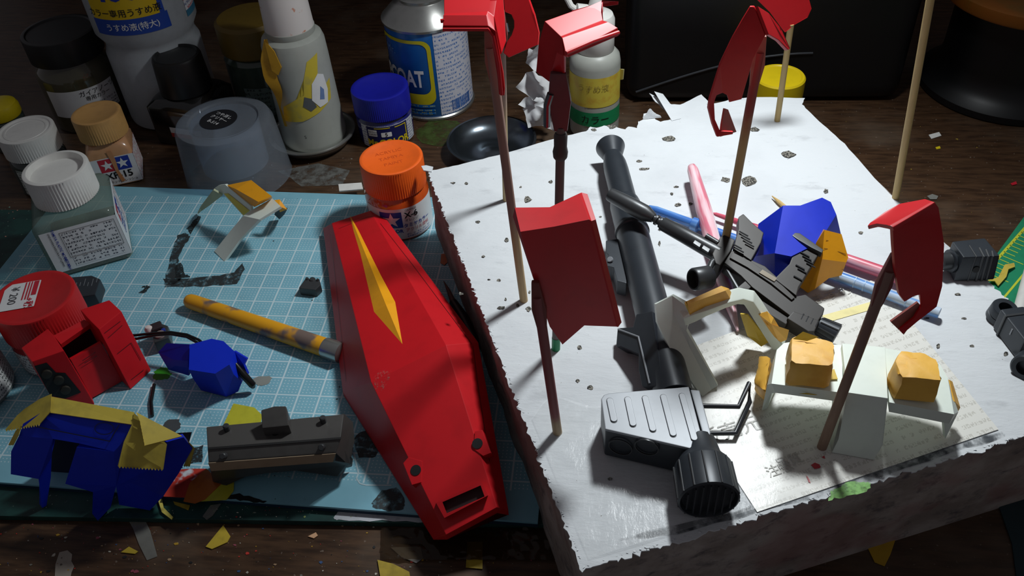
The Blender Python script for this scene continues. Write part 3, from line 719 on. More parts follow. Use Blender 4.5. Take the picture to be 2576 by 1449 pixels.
blob(t, 'maker_box', lambda u, v: fm(u, v, .035), rrect(-1.15, .95, -.55, 1.4, .04), WHITEINK)
lettering(t, 'GSI Creos', .15, lambda u, v: fm(u, v, .05), INK, pos=(-.85, 1.25)); lettering(t, 'Mr.HOBBY', .15, lambda u, v: fm(u, v, .05), INK, pos=(-.85, 1.08))
ribcap(t, 'lid', *c, ZD + 1.9, ZD + 3.45, 1.78, mk('blue_lid', '1a1fa0', .42, var=.08), 90, dish=.05, rim=.3)

# --- spray can
c = (6.75, 17.6)
t = thing('spray_can', 'blue and white topcoat spray can with a bare metal dome', 'spray can', (*c, ZD))
CANB = mk('can_blue', '1766b4', .3, coat=.5, var=.06)
mesh('can_body', G().lathe((*c, ZD), [(2.45, .0), (2.6, .05), (2.62, .2), (2.55, .3), (2.58, .35), (2.58, 6.0), (2.5, 6.1)], 64), CANB, t)
mesh('base_rim', G().lathe((*c, ZD), [(2.5, .0), (2.66, .04), (2.68, .2), (2.6, .28)], 64), STEEL, t)
mesh('dome', G().lathe((*c, ZD), [(2.5, 6.0), (2.68, 6.05), (2.7, 6.2), (2.55, 6.32), (2.3, 6.6), (1.9, 7.0), (1.5, 7.3), (1.55, 7.5), (1.3, 7.6), (.4, 7.6), (.4, 8.4), (.01, 8.4)], 64), STEEL, t, angle=50)
an = camang(*c) - .55
fm = cyl_lift(*c, 2.585, ZD, an)
patch(t, 'side_label', fm, 1.75, 5.2, .35, 6.0, print_mat('can_print', 'd2d3de', '4a76b6', .15, .27, .6, .7), 26, 1)
# yellow rounded frame with an inner blue field
fr_o = rrect(-2.6, 1.2, 1.55, 5.6, .6, 6); fr_i = rrect(-2.35, 1.95, 1.3, 5.38, .5, 6)
def dens(pts, k=4):
    out = []
    for i, p in enumerate(pts):
        q = pts[(i + 1) % len(pts)]; n = max(1, int(math.dist(p, q) / .25))
        out += [(p[0] + (q[0] - p[0]) * j / n, p[1] + (q[1] - p[1]) * j / n) for j in range(n)]
    return out
N = 96
def resamp(pts, n):
    L = [0]
    for i in range(len(pts)): L.append(L[-1] + math.dist(pts[i], pts[(i + 1) % len(pts)]))
    out = []
    for k in range(n):
        d = L[-1] * k / n; i = max(j for j in range(len(pts)) if L[j] <= d); f = (d - L[i]) / max(1e-9, L[i + 1] - L[i]); p, q = pts[i], pts[(i + 1) % len(pts)]
        out.append((p[0] + (q[0] - p[0]) * f, p[1] + (q[1] - p[1]) * f))
    return out
a_, b_ = resamp(fr_o, N), resamp(fr_i, N)
g = G().add([fm(*p, .02) for p in a_] + [fm(*p, .02) for p in b_], [(i, (i + 1) % N, N + (i + 1) % N, N + i) for i in range(N)])
mesh('label_frame', g, mk('can_yellow', 'cdbf1c', .4), t, recalc=False)
lettering(t, 'TOPCOAT', 1.55, lambda u, v: fm(u, v, .03), WHITEINK, pos=(-1.35, 2.95), sx=.62, bold=.03, cut=.2)
lettering(t, 'Mr.', .7, lambda u, v: fm(u, v, .03), mk('pale_blue_ink', '6aa0d0', .5), pos=(-1.4, 4.7), cut=.2)
for v, z in ((1.0, .2), (.72, .16), (.5, .16)):
    patch(t, 'small_print', lambda u, v_, d=.02: fm(u, v_, .02), -1.2, 1.4, v, v + z, print_mat('can_small', '1766b4', 'b9bf60', .12, .15), 14, 1)
gb = G(); rr = random.Random(2); u = 2.55
while u < 4.2:
    w = rr.choice((.03, .05, .09)); gb.add([fm(u, .5, .03), fm(u + w, .5, .03), fm(u + w, 1.25, .03), fm(u, 1.25, .03)], [(0, 1, 2, 3)]); u += w + rr.choice((.03, .06))
mesh('barcode', gb, mk('barcode_blue', '3a6cb8', .5), t, recalc=False)

# --- dark steel bowl
c = at(1238, 372, -.3)
t = thing('steel_bowl', 'shallow dark steel bowl behind the white block', 'bowl', (c.x, c.y, ZD))
mesh('bowl', G().lathe((c.x, c.y, ZD), [(1.2, 0), (1.9, .1), (2.5, .6), (2.62, .85), (2.74, .86), (2.74, .94), (2.6, .96), (2.45, .6), (2.0, .22), (1.3, .1), (.7, .1), (.5, .22), (.01, .24)], 64), DARKSTEEL, t, angle=60)

# --- bottle with yellow and green tape
c = (17.5, 14.3)
t = thing('dropper_bottle', 'white bottle banded with yellow tape and green tape reading カラー', 'bottle', (*c, ZD))
mesh('plastic_body', G().lathe((*c, ZD), [(1.35, 0), (1.5, .12), (1.52, .4), (1.52, 4.7), (1.45, 5.1), (1.2, 5.4), (1.0, 5.5)], 48), CLOUD, t)
mesh('cap', G().lathe((*c, ZD), [(1.05, 5.4), (1.12, 5.5), (1.12, 7.3), (1.0, 7.6), (.5, 7.8), (.3, 8.6), (.01, 8.6)], 40), WHITE_P, t)
an = camang(*c)
fm = cyl_lift(*c, 1.525, ZD, an)
patch(t, 'yellow_tape', fm, -2.2, 2.2, 2.35, 4.3, mk('yellow_tape', 'd8c64c', .5, col2='cfa83c', vscale=1.5), 24, 1)
patch(t, 'green_tape', lambda u, v: fm(u, v, .02), -2.2, 2.2, 1.05, 2.0, mk('green_tape', '128a55', .45), 24, 1)
lettering(t, 'カラー', .62, lambda u, v: fm(u, v, .035), INK, pos=(.05, 1.48), cut=.2)
lettering(t, 'うすめ液', .5, lambda u, v: fm(u, v, .035), mk('faint_ink', 'a8964a', .5), pos=(-.1, 3.6), cut=.2)
mesh('hose', G().tube([Vector((c[0] - 1.0, c[1], 7.2)), Vector((c[0] - 1.4, c[1], 7.5)), Vector((c[0] - 2.0, c[1] + .2, 8.6)), Vector((c[0] - 2.1, c[1] + .3, 10))], .18, 10), WHITE_P, t)
mesh('cap_nozzle', G().tube([Vector((c[0] - .2, c[1], 7.0)), Vector((c[0] - 1.1, c[1] - .2, 7.2))], .5, 16), WHITE_P, t)
mesh('tape_end', G().prism([cylmap(*c, 1.54, ZD, an)(2.2, 3.5), cylmap(*c, 1.7, ZD, an)(2.3, 3.6), cylmap(*c, 1.75, ZD, an)(2.3, 4.3), cylmap(*c, 1.54, ZD, an)(2.2, 4.2)], (.05, .05, 0)), mk('pale_tape', 'd8cf94', .6), t)

# --- orange acrylic jar on the mat
c = (7.3, 3.6)
t = thing('paint_jar', 'orange paint jar with an orange ribbed lid beside the red shield', 'jar', (*c, 0))
ORG = mk('orange_lid', 'f0641c', .45, var=.08)
mesh('glass_body', G().lathe((*c, 0), [(1.5, 0), (1.68, .1), (1.7, .3), (1.7, 2.3), (1.5, 2.65), (1.45, 2.75)], 48), mk('orange_in_glass', 'c8501c', .1, coat=.8), t)
an = camang(*c) + .1
fm = cyl_lift(*c, 1.705, 0, an)
patch(t, 'label', fm, -2.3, 2.3, .18, 2.15, LABEL, 28, 1)
blob(t, 'emblem', lambda u, v: fm(u, v, .02), [(-1.35, .95), (-.9, .95), (-.5, .95), (-.15, .95), (-.15, 1.95), (-.5, 1.95), (-.9, 1.95), (-1.35, 1.95)], BLUEINK)
blob(t, 'emblem_star', lambda u, v: fm(u, v, .04), star(-.72, 1.45, .5), WHITEINK)
lettering(t, 'COLOR', .3, lambda u, v: fm(u, v, .03), BLUEINK, pos=(-.7, .72), bold=.03, cut=.2)
lettering(t, 'ORANGE', .16, lambda u, v: fm(u, v, .03), INK, pos=(.38, 2.0))
lettering(t, 'X-6', .5, lambda u, v: fm(u, v, .03), INK, pos=(.38, 1.68), bold=.02, cut=.2)
lettering(t, 'オレンジ', .2, lambda u, v: fm(u, v, .03), INK, pos=(.38, 1.36))
lettering(t, 'タミヤカラー', .28, lambda u, v: fm(u, v, .03), BLUEINK, pos=(.7, 1.02), bold=.015, cut=.2)
lettering(t, 'アクリル塗料', .25, lambda u, v: fm(u, v, .03), REDINK, pos=(.7, .72), cut=.2)
patch(t, 'small_print', lambda u, v: fm(u, v, .025), 0, 1.5, .25, .52, print_mat('orange_print', 'e2e3e4', '4050a0', .12, .14), 10, 1)
ribcap(t, 'lid', *c, 2.65, 4.3, 1.66, ORG, 84, dish=.06, rim=.2)
pmz = planemap((c[0], c[1], 4.25), (.9, .43, 0), (-.43, .9, 0))
for s_, v in (('ACRYLIC', .55), ('TAMIYA', 0), ('PAINT', -.55)):
    lettering(t, s_, .36, pmz, mk('embossed_orange', 'd9561a', .5), pos=(0, v))

# --- red lidded jar at the edge
c = (at(82, 748, 3.5).x, at(82, 748, 3.5).y)
t = thing('paint_jar', 'paint jar with a big red ribbed lid carrying a price sticker', 'jar', (*c, 0))
mesh('glass_body', G().lathe((*c, 0), [(1.6, 0), (1.78, .12), (1.8, .35), (1.8, 1.6), (1.65, 1.9), (1.55, 2.0)], 48), mk('red_in_glass', 'a81820', .1, coat=.8), t)
patch(t, 'label', cyl_lift(*c, 1.805, 0, camang(*c)), -2.8, 2.8, .2, 1.5, print_mat('red_jar_print', 'dfe0e2', '55555a', .13, .2), 30, 1)
ribcap(t, 'lid', *c, 1.9, 3.55, 1.86, mk('red_lid', 'c01c20', .42, var=.08), 84, dish=.06, rim=.22)
sx_ = Vector((.95, .3, 0)); sy_ = Vector((-.3, .95, 0)); so = at(50, 744, 3.52)
pmz = planemap(so, sx_, sy_)
g = G().add([pmz(*p) for p in rrect(-.78, -.92, .78, .92, .04)], [list(range(24))]); mesh('price_sticker', g, LABEL, t, recalc=False)
pm2 = planemap(so + Vector((0, 0, .02)), sx_, sy_)
lettering(t, '¥ 200', .52, pm2, mk('grey_print', '4a4a4e', .5), pos=(-.3, .05), rot=-PI / 2)
lettering(t, '+税', .42, pm2, REDINK, pos=(.48, -.6), rot=-PI / 2, bold=.02)
g = G()
for x0 in (.12, .26, .38): g.add([pm2(x0, -.35), pm2(x0 + .06, -.35), pm2(x0 + .06, .88), pm2(x0, .88)], [(0, 1, 2, 3)])
g.add([pm2(.5, -.1), pm2(.72, -.1), pm2(.72, .88), pm2(.5, .88)], [(0, 1, 2, 3)])
mesh('sticker_stripes', g, REDINK, t, recalc=False)

# --- glass jar cut by the picture edge
c = at(-70, 990, 0.0)
t = thing('paint_jar', 'clear glass jar with a printed white label below the red lidded jar', 'jar', (c.x, c.y, 0))
mesh('glass_body', G().lathe((c.x, c.y, 0), [(1.7, 0), (1.9, .15), (1.92, .4), (1.92, 2.5), (1.7, 2.9), (1.5, 3.0)], 48), mk('grey_glass', '6f7672', .1, coat=.6), t)
patch(t, 'label', cyl_lift(c.x, c.y, 1.925, 0, camang(c.x, c.y)), -2.8, 2.8, .3, 2.3, print_mat('edge_jar_print', 'd5d8d6', '4a4f50', .13, .2), 30, 1)
ribcap(t, 'lid', c.x, c.y, 2.95, 4.4, 1.75, WHITE_P, 70)

# --- dim jars behind
for (px, py, h, r, colr, lab, capc) in ((625, 40, 6.5, 2.2, '3c4a40', 'dim jar with an ochre lid behind the squeeze bottle', '6a5418'),):
    c = at(px, py, ZD + h)
    t = thing('paint_jar', lab, 'jar', (c.x, c.y, ZD))
    mesh('glass_body', G().lathe((c.x, c.y, ZD), [(r * .9, 0), (r, .15), (r, h * .62), (r * .8, h * .7)], 40), mk('dim_glass_' + colr, colr, .12, coat=.6), t)
    mesh('lid', G().lathe((c.x, c.y, ZD), [(r * .95, h * .68), (r * 1.0, h * .7), (r * 1.0, h * .97), (r * .9, h), (.01, h)], 40), mk('dim_lid_' + capc, capc, .5), t)
    patch(t, 'label', cyl_lift(c.x, c.y, r + .01, ZD, camang(c.x, c.y)), -1.6, 1.6, .6, 2.6, print_mat('dim_print', '6a7a74', '35403c', .2, .3), 16, 1)

# --- jar with a yellow lid behind the block
c = at(1963, 190, ZD + 3.9)
t = thing('paint_jar', 'jar with a flat yellow lid standing behind the white block', 'jar', (c.x, c.y, ZD))
mesh('glass_body', G().lathe((c.x, c.y, ZD), [(1.2, 0), (1.35, .12), (1.35, 2.4), (1.2, 2.7)], 40), mk('dark_glass', '35403c', .1), t)
mesh('lid', G().lathe((c.x, c.y, ZD), [(1.4, 2.6), (1.46, 2.68), (1.46, 3.8), (1.38, 3.9), (1.25, 3.9), (1.2, 3.86), (.01, 3.86)], 56), mk('yellow_lid', 'dcc012', .4, var=.06), t)

# --- crumpled tissue
rr = random.Random(11)
tiss = thing('tissue', 'crumpled white tissue beside the dropper bottle', 'tissue', at(1360, 320, ZD))
TIS = mk('tissue_paper', 'e6e8ea', .8, bump=.2, bscale=6)
for k, (q0, q1, q2, q3) in enumerate((((1330, 120), (1404, 95), (1404, 200), (1322, 165)), ((1298, 214), (1345, 170), (1404, 235), (1398, 292)), ((1304, 258), (1350, 240), (1402, 276), (1345, 300)), ((1312, 274), (1392, 262), (1396, 326), (1330, 316)))):
    Y = 13.6 - .4 * k; cs = [atY(*q, Y) for q in (q0, q1, q2, q3)]
    def tf(a, b, cs=cs, k=k):
        p = cs[0].lerp(cs[1], a).lerp(cs[3].lerp(cs[2], a), b)
        return p + Vector((.06 * noise.noise(Vector((a * 5, b * 5, k))), -.28 * math.sin(3 * PI * (a * .7 + b * .5) + k) - .25 * noise.noise(Vector((a * 3, b * 3, k + 5))), .12 * noise.noise(Vector((a * 4, b * 4, k + 9)))))
    mesh('tissue_fold', G().sheet(tf, 14, 12), TIS, tiss, recalc=False, angle=50)

# --- black case and the big black drum behind
CASE = mk('black_case', '0d0e10', .45, var=.3, vscale=.4)
c0, c1 = at(1575, 262, ZD), at(2262, 258, ZD)
fx = (c1 - c0).normalized(); case = thing('plastic_case', 'large black plastic case behind the white block', 'case', (c0 + c1) / 2)
fr = Fr(c0 + Vector((0, 0, 0)), fx)
W = (c1 - c0).length
mesh('case_body', G().box((W / 2, 4, 7), (W, 8, 14), fr), CASE, case, bevel=1.2, seg=5)
mesh('case_lip', G().tube([fr((.6 + (W * .62) * k / 12, -.03, .9 + 2.6 * math.sin(PI * .5 * k / 12))) for k in range(13)], .07, 8), mk('worn_black_edge', '3a3c40', .35), case)
mesh('case_ridge', G().box((W * .42, -.02, 8.2), (W * .35, .12, .5), fr), CASE, case, bevel=.05)
c = Vector((43.7, 20.0, ZD))
drum = thing('drum', 'round black drum with a flared foot and an orange-brown rim', 'drum', c)
mesh('drum_body', G().lathe(c, [(5.1, 0), (5.3, .1), (5.3, .5), (4.8, .8), (4.35, 1.3), (4.2, 2.2), (4.2, 6.0)], 96), CASE, drum, angle=50)
mesh('rim', G().lathe(c, [(4.1, 5.9), (5.1, 5.95), (5.2, 6.1), (5.2, 6.7), (5.0, 6.8), (.01, 6.8)], 96), mk('orange_brown_board', '9a5a14', .5, col2='6d5a20', vscale=.3), drum)
# ================================================================== model kit parts
RED = mk('red_paint', 'c4121c', .44, var=.1, vscale=1.0, spec=.42); REDD = mk('red_groove', '5e0a10', .5)
BLUE = mk('blue_paint', '0c2cc4', .5, var=.1, vscale=1.0, spec=.28); WGREEN = mk('pale_white_paint', 'e6f0e6', .5, var=.04)
GUN = mk('gunmetal', '434547', .38, .35, var=.15, vscale=1.5); GUND = mk('dark_gunmetal', '241f1b', .52, .05, var=.12); BZK = mk('charcoal_paint', '30353b', .4, .2, var=.1)
SILV = mk('silver_paint', '8e9297', .45, .2, var=.06); YEL = mk('orange_yellow_paint', 'f2a616', .42, var=.08); DARK = mk('dark_recess', '0c0b0c', .6)
TAPE = mk('masking_tape', 'f2bb4c', .5, col2='e2a436', vscale=1.1, bump=.25, bscale=5); TAPEY = mk('yellow_masking_tape', 'd8b93c', .55, col2='c4a73a', vscale=1.3, bump=.2, bscale=5)
class Pl:
    def __init__(s, a, b, c):
        s.p = Vector(a); s.n = (Vector(b) - s.p).cross(Vector(c) - s.p).normalized()
        if s.n.dot(CP - s.p) < 0: s.n = -s.n
    def hit(s, x, y, off=0.0):
        d = ray(x, y); return CP + d * ((s.p + s.n * off - CP).dot(s.n) / d.dot(s.n))
def plate(pl, pix, th, off=0.0):
    """polygon on a plane, extruded away from the viewer by th"""
    return G().prism([pl.hit(x, y, off) for x, y in pix], -pl.n * th)
def strip(pts, w, up=(0, 0, 1)):
    g = G()
    for p, q in zip(pts, pts[1:]):
        d = (q - p).normalized().cross(Vector(up)).normalized() * w
        g.add([p - d, q - d, q + d, p + d], [(0, 1, 2, 3)])
    return g

# ------------------------------------------------------------------ red shield
sh = thing('model_shield', 'long red facetted model shield with a pointed yellow emblem', 'shield', at(1040, 960, 0))
V_ = {k: at(*v) for k, v in dict(L0=(813, 574, .5), L1=(862, 985, .35), L2=(1090, 1356, .1), T0=(835, 561, 1.2), T1=(931, 530, 1.7), R0=(953, 526, 1.4), R1=(1203, 861, 2.7), R2=(1279, 1284, .9), ML=(934, 962, 2.6), MR=(1122, 868, 3.5), BL=(1122, 1345, .9), BR=(1250, 1276, 1.5)).items()}
nm = list(V_); ix = {k: i for i, k in enumerate(nm)}
fc = [('L0', 'T0', 'ML', 'L1'), ('L1', 'ML', 'BL', 'L2'), ('T0', 'T1', 'MR', 'ML'), ('ML', 'MR', 'BR', 'BL'), ('T1', 'R0', 'R1', 'MR'), ('MR', 'R1', 'R2', 'BR')]
vs_ = [V_[k] for k in nm]
g = G(); n0 = len(vs_)
rim_l = ['L0', 'L1', 'L2', 'BL', 'BR', 'R2', 'R1', 'R0', 'T1', 'T0']
low = {k: Vector((V_[k].x, V_[k].y, max(0.03, V_[k].z - .35))) for k in rim_l}
allv = vs_ + [low[k] for k in rim_l]; li = {k: n0 + i for i, k in enumerate(rim_l)}
faces = [[ix[k] for k in f] for f in fc]
for i, k in enumerate(rim_l):
    k2 = rim_l[(i + 1) % len(rim_l)]; faces.append([ix[k], ix[k2], li[k2], li[k]])
faces.append([li[k] for k in rim_l])
mesh('shield_body', g.add(allv, faces), RED, sh, bevel=.035, angle=20, bev_angle=6)
PLT = Pl(V_['T0'], V_['T1'], V_['ML']); PLB = Pl(V_['ML'], V_['BR'], V_['BL']); PLL = Pl(V_['L0'], V_['ML'], V_['L1']); PLR = Pl(V_['T1'], V_['R1'], V_['MR'])
# yellow facetted emblem standing proud of the upper panel
em = [PLT.hit(*p, .02) for p in ((880, 541), (1003, 757), (1026, 898), (938, 786))]; ce = PLT.hit(971, 767, .3)
ge = G().add(em + [ce], [(0, 1, 4), (1, 2, 4), (2, 3, 4), (3, 0, 4), (3, 2, 1, 0)])
mesh('emblem', ge, YEL, sh, angle=5)
# panel lines
pls = G()
for pl, pix in ((PLT, ((852, 575), (924, 546), (940, 545))), (PLR, ((957, 562), (1040, 668), (1188, 866))), (PLL, ((830, 588), (842, 690), (870, 960)))):
    q = [pl.hit(*p, .02) for p in pix]; pls.add(*[(lambda s: (s.v, s.f))(strip(q, .012, pl.n))][0])
PLR2 = Pl(V_['MR'], V_['R1'], V_['R2'])
q = [PLR2.hit(*p, .02) for p in ((1190, 870), (1205, 985), (1236, 1190))]; s_ = strip(q, .012, PLR2.n); pls.add(s_.v, s_.f)
mesh('panel_lines', pls, REDD, sh, recalc=False)
for pix, hole in ((((1027, 1150), (1014, 1165), (1036, 1220), (1060, 1213), (1062, 1160)), (1046, 1183)), (((1194, 1085), (1213, 1081), (1235, 1139), (1215, 1147), (1192, 1130)), (1201, 1116))):
    tb = mesh('bolt_tab', plate(PLB, pix, .5, .03), RED, sh, bevel=.02)
    c_ = PLB.hit(*hole, .035); mesh('bolt_hole', G().lathe(c_, [(.21, 0), (.21, .02), (.01, .02)], 28, axis=PLB.n), DARK, tb)
# slot frame at the foot
o4 = [(1097, 1265), (1211, 1210), (1228, 1246), (1118, 1303)]; i4 = [(1113, 1263), (1209, 1221), (1219, 1249), (1124, 1291)]
a_ = [PLB.hit(*p, .32) for p in o4]; b_ = [PLB.hit(*p, .32) for p in i4]; c_ = [PLB.hit(*p, -.05) for p in o4]; d_ = [PLB.hit(*p, .02) for p in i4]
g = G().add(a_ + b_ + c_ + d_, [(i, (i + 1) % 4, 4 + (i + 1) % 4, 4 + i) for i in range(4)] + [(i, (i + 1) % 4, 8 + (i + 1) % 4, 8 + i) for i in range(4)] + [(4 + i, 4 + (i + 1) % 4, 12 + (i + 1) % 4, 12 + i) for i in range(4)])
sf = mesh('slot_frame', g, RED, sh, angle=20)
mesh('slot', G().add([PLB.hit(*p, .06) for p in i4], [(0, 1, 2, 3)]), mk('dark_slot', '2a1416', .6), sf, recalc=False)
mesh('scuff', G().add([PLB.hit(x, y, .012) for x, y in ((940, 950), (958, 930), (985, 930), (978, 960), (955, 990), (945, 985))], [list(range(6))]), smudge_mat('scuffed_primer', '8a7f78', .36, 9), sh, recalc=False)

# ------------------------------------------------------------------ shoulder launcher (bazooka)
ZT = BT + .1
bz = thing('model_bazooka', 'charcoal toy rocket launcher with flared muzzle and silver box', 'launcher', at(1640, 850, ZT))
A0 = at(1540, 388, ZT + .85); A1 = at(1693, 985, ZT + .95); ax = (A1 - A0).normalized(); LB = (A1 - A0).length
mesh('barrel', G().lathe(A0, [(.52, -.35), (.50, -.35), (.44, 0), (.46, .25), (.56, .9), (.58, 1.4), (.58, 4.0), (.66, 4.05), (.70, 4.3), (.70, 6.0), (.74, 6.05), (.76, 6.25), (.70, 6.3), (.70, LB + .3)], 48, axis=ax), BZK, bz, angle=40)
mesh('muzzle', G().lathe(A0, [(.45, .25), (.62, -.3), (.72, -.62), (.70, -.66), (.62, -.62), (.5, -.2), (.35, .3), (.01, .35)], 48, axis=ax), BZK, bz, angle=40)
PB = Pl(at(1545, 620, ZT + .9), at(1560, 700, ZT + .9), at(1520, 650, ZT + .9))
mesh('sight_bracket', plate(PB, ((1524, 605), (1556, 600), (1566, 628), (1576, 690), (1576, 712), (1552, 706), (1543, 672), (1526, 668), (1530, 640), (1524, 635)), .75), BZK, bz, bevel=.04)
mesh('bracket_pin', G().lathe(PB.hit(1536, 655, .0), [(.11, -.1), (.13, .12), (.1, .16), (.01, .16)], 16, axis=(-.2, -.5, .85)), SILV, bz)
PG = Pl(at(1600, 820, ZT + 1.2), at(1640, 960, ZT + 1.2), at(1560, 850, ZT + .6))
gp = mesh('fore_grip', plate(PG, ((1553, 825), (1592, 822), (1600, 790), (1640, 782), (1668, 972), (1614, 972), (1606, 930), (1606, 890), (1560, 870), (1549, 872)), .9), BZK, bz, bevel=.05)
mesh('grip_edge', G().tube([PG.hit(x, y, .02) for x, y in ((1555, 828), (1606, 847), (1620, 905), (1634, 965))], .035, 8), SILV, gp)
ZB = ZT + 1.55
box_pix = [(1512, 1003), (1519, 993), (1532, 989), (1733, 972), (1776, 1137), (1522, 1079)]
mesh('magazine_box', G().prism([at(x, y, ZB - .05) for x, y in box_pix], (0, 0, -1.45)), BZK, bz, bevel=.08)
sp_ = mesh('silver_plate', G().prism([at(x, y, ZB) for x, y in box_pix], (0, 0, -.12)), SILV, bz, bevel=.04)
mesh('side_plate', G().prism([at(x, y, ZB - .08) for x, y in ((1736, 979), (1760, 981), (1788, 1086), (1786, 1099), (1770, 1100))], (0, 0, -.3)), SILV, bz, bevel=.05)
mesh('side_block', G().prism([at(x, y, ZB - .3) for x, y in ((1740, 1000), (1764, 1000), (1790, 1100), (1786, 1140), (1772, 1130))], (0, 0, -1.0)), BZK, bz, bevel=.05)
for (x0, y0, x1, y1) in ((1534, 1009, 1544, 1056), (1579, 1006, 1592, 1067), (1623, 1003, 1642, 1080), (1669, 1000, 1693, 1092), (1716, 997, 1746, 1103)):
    p0, p1 = at(x0, y0, ZB + .0), at(x1, y1, ZB + .0); d = (p1 - p0).normalized(); n = Vector((-d.y, d.x, 0)); r = .11; path = []
    for k in range(9): a = PI * k / 8; path.append(p1 + (n * math.cos(a) + d * math.sin(a)) * r)
    for k in range(9): a = PI * k / 8; path.append(p0 + (-n * math.cos(a) - d * math.sin(a)) * r)
    so_ = mesh('slot', G().prism(path, (0, 0, .05)), SILV, sp_, bevel=.02)
    g = G(); m_ = len(path); cen = (p0 + p1) / 2
    inn = [p + Vector((0, 0, .012)) for p in path]; out = [p + (p - cen).normalized() * .035 + Vector((0, 0, .012)) for p in path]
    g.add(inn + out, [(i, (i + 1) % m_, m_ + (i + 1) % m_, m_ + i) for i in range(m_)]); mesh('slot_groove', g, mk('slot_shade', '33363a', .5), sp_, recalc=False)
PLF = Pl(at(1522, 1082, ZB - .05), at(1776, 1140, ZB - .05), at(1528, 1150, ZT))
for px, py in ((1561, 1124), (1627, 1124)):
    c_ = PLF.hit(px, py, .02); mesh('port_ring', G().lathe(c_, [(.38, 0), (.42, .0), (.42, .04), (.38, .04)], 28, axis=PLF.n, cap0=False, cap1=False), GUN, bz)
N0 = at(1764, 1160, ZT + .95); N1 = at(1783, 1258, ZT + .95); na_ = (N1 - N0).normalized(); LN = (N1 - N0).length
mesh('rear_cone', G().lathe(N0, [(.6, -.8), (.7, -.15), (.92, .25)], 48, axis=na_), BZK, bz, angle=40)
nz = mesh('exhaust_nozzle', G().lathe(N0, [(.92, .2), (.97, .3), (.99, LN), (.92, LN + .04), (.85, LN - .12), (.01, LN - .15)], 56, axis=na_), BZK, bz, angle=40)
for k in range(14):
    a = 2 * PI * k / 14; ux = na_.orthogonal().normalized(); uy = na_.cross(ux); d = ux * math.cos(a) + uy * math.sin(a)
    mesh('rib', G().tube([N0 + na_ * .3 + d * .97, N0 + na_ * LN + d * .99], .035, 6), GUN, nz)
for k in range(-3, 4):
    ux = Vector((-na_.y, na_.x, 0)); p = N0 + na_ * (LN + .03) + ux * k * .23; hh = math.sqrt(max(.05, .8 ** 2 - (k * .23) ** 2))
    mesh('louvre', G().box((0, 0, 0), (.05, .06, 2 * hh), Fr(p, ux)), BZK, nz)
hp = [at(1752, 1021, ZT + .8), at(1858, 1023, ZT + .8), at(1884, 965, ZT + .85), at(1886, 1010, ZT + .3), at(1850, 1090, ZT + .25), at(1786, 1090, ZT + .25)]
mesh('wire_handle', G().tube(hp, .09, 10), mk('dark_grey_paint_gloss', '33353a', .3), bz, angle=60)

# ------------------------------------------------------------------ rifle lying across it
rf = thing('model_rifle', 'brownish gunmetal toy rifle lying across the launcher', 'rifle', at(1900, 720, ZT))
RP = Pl(at(1535, 490, ZT + 2.7), at(2085, 835, ZT + 1.0), at(2060, 610, ZT + 1.85))
m0, m1 = RP.hit(1533, 488, -.3), RP.hit(1640, 546, -.3); d = (m1 - m0).normalized(); L = (m1 - m0).length
mesh('muzzle_tube', G().lathe(m0, [(.01, .25), (.2, .2), (.2, 0), (.27, 0), (.30, .1), (.36, L * .55), (.36, L * .85), (.2, L + .1)], 28, axis=d), GUN, rf, angle=40)
m2 = RP.hit(1668, 563, -.3); d = (m2 - m1).normalized(); L = (m2 - m1).length
mesh('neck', G().lathe(m1, [(.2, -.1), (.22, .05), (.15, .1), (.15, .18), (.23, .22), (.23, .3), (.16, .34), (.16, .42), (.24, .46), (.24, L)], 24, axis=d), GUN, rf, angle=40)
m3 = RP.hit(1808, 640, -.3); d = (m3 - m2).normalized(); L = (m3 - m2).length
br = mesh('barrel', G().lathe(m2, [(.26, -.05), (.3, 0), (.34, L * .6), (.37, L)], 28, axis=d), GUN, rf, angle=40)
for px, py in ((1753, 614), (1775, 627)): mesh('barrel_plate', plate(RP, ((px - 10, py - 3), (px - 5, py - 11), (px + 12, py - 1), (px + 7, py + 8)), .1, .1), GUN, br, bevel=.02)
mesh('barrel_bolt', G().tube([RP.hit(1776, 594, .0), RP.hit(1806, 612, .0)], .13, 14), GUN, rf)
mesh('front_block', plate(RP, ((1792, 638), (1812, 595), (1822, 590), (1850, 603), (1838, 632), (1812, 668), (1800, 662)), .95, .05), GUND, rf, bevel=.06)
mesh('receiver', plate(RP, ((1841, 629), (1892, 654), (1925, 669), (1950, 692), (2004, 745), (2027, 740), (2075, 775), (2071, 790), (2046, 826), (1992, 797), (1892, 722), (1864, 693), (1822, 660)), .7), GUND, rf, bevel=.05)
mesh('receiver_rail', plate(RP, ((1843, 634), (1890, 658), (1950, 700), (2000, 748), (1992, 754), (1940, 712), (1880, 672), (1836, 648)), .1, .08), GUND, rf, bevel=.02)
mesh('lower_frame', plate(RP, ((1856, 726), (1866, 722), (1988, 802), (1978, 816), (1862, 746), (1852, 738)), .45, -.1), GUND, rf, bevel=.04)
mesh('frame_end', plate(RP, ((1852, 738), (1856, 722), (1880, 702), (1896, 716), (1884, 728), (1870, 726)), .45, -.05), GUND, rf, bevel=.04)
mesh('stock_block', plate(RP, ((1980, 800), (1996, 782), (2062, 806), (2050, 834), (2034, 834)), .7, .05), GUND, rf, bevel=.05)
mesh('frame_rod', G().tube([RP.hit(1822, 668, -.25), RP.hit(1858, 730, -.25)], .09, 10), GUN, rf)
f1_ = mesh('grip_fin', plate(RP, ((1845, 625), (1858, 575), (1858, 545), (1870, 537), (1893, 560), (1922, 585), (1915, 610), (1890, 655)), .55, .08), GUND, rf, bevel=.05)
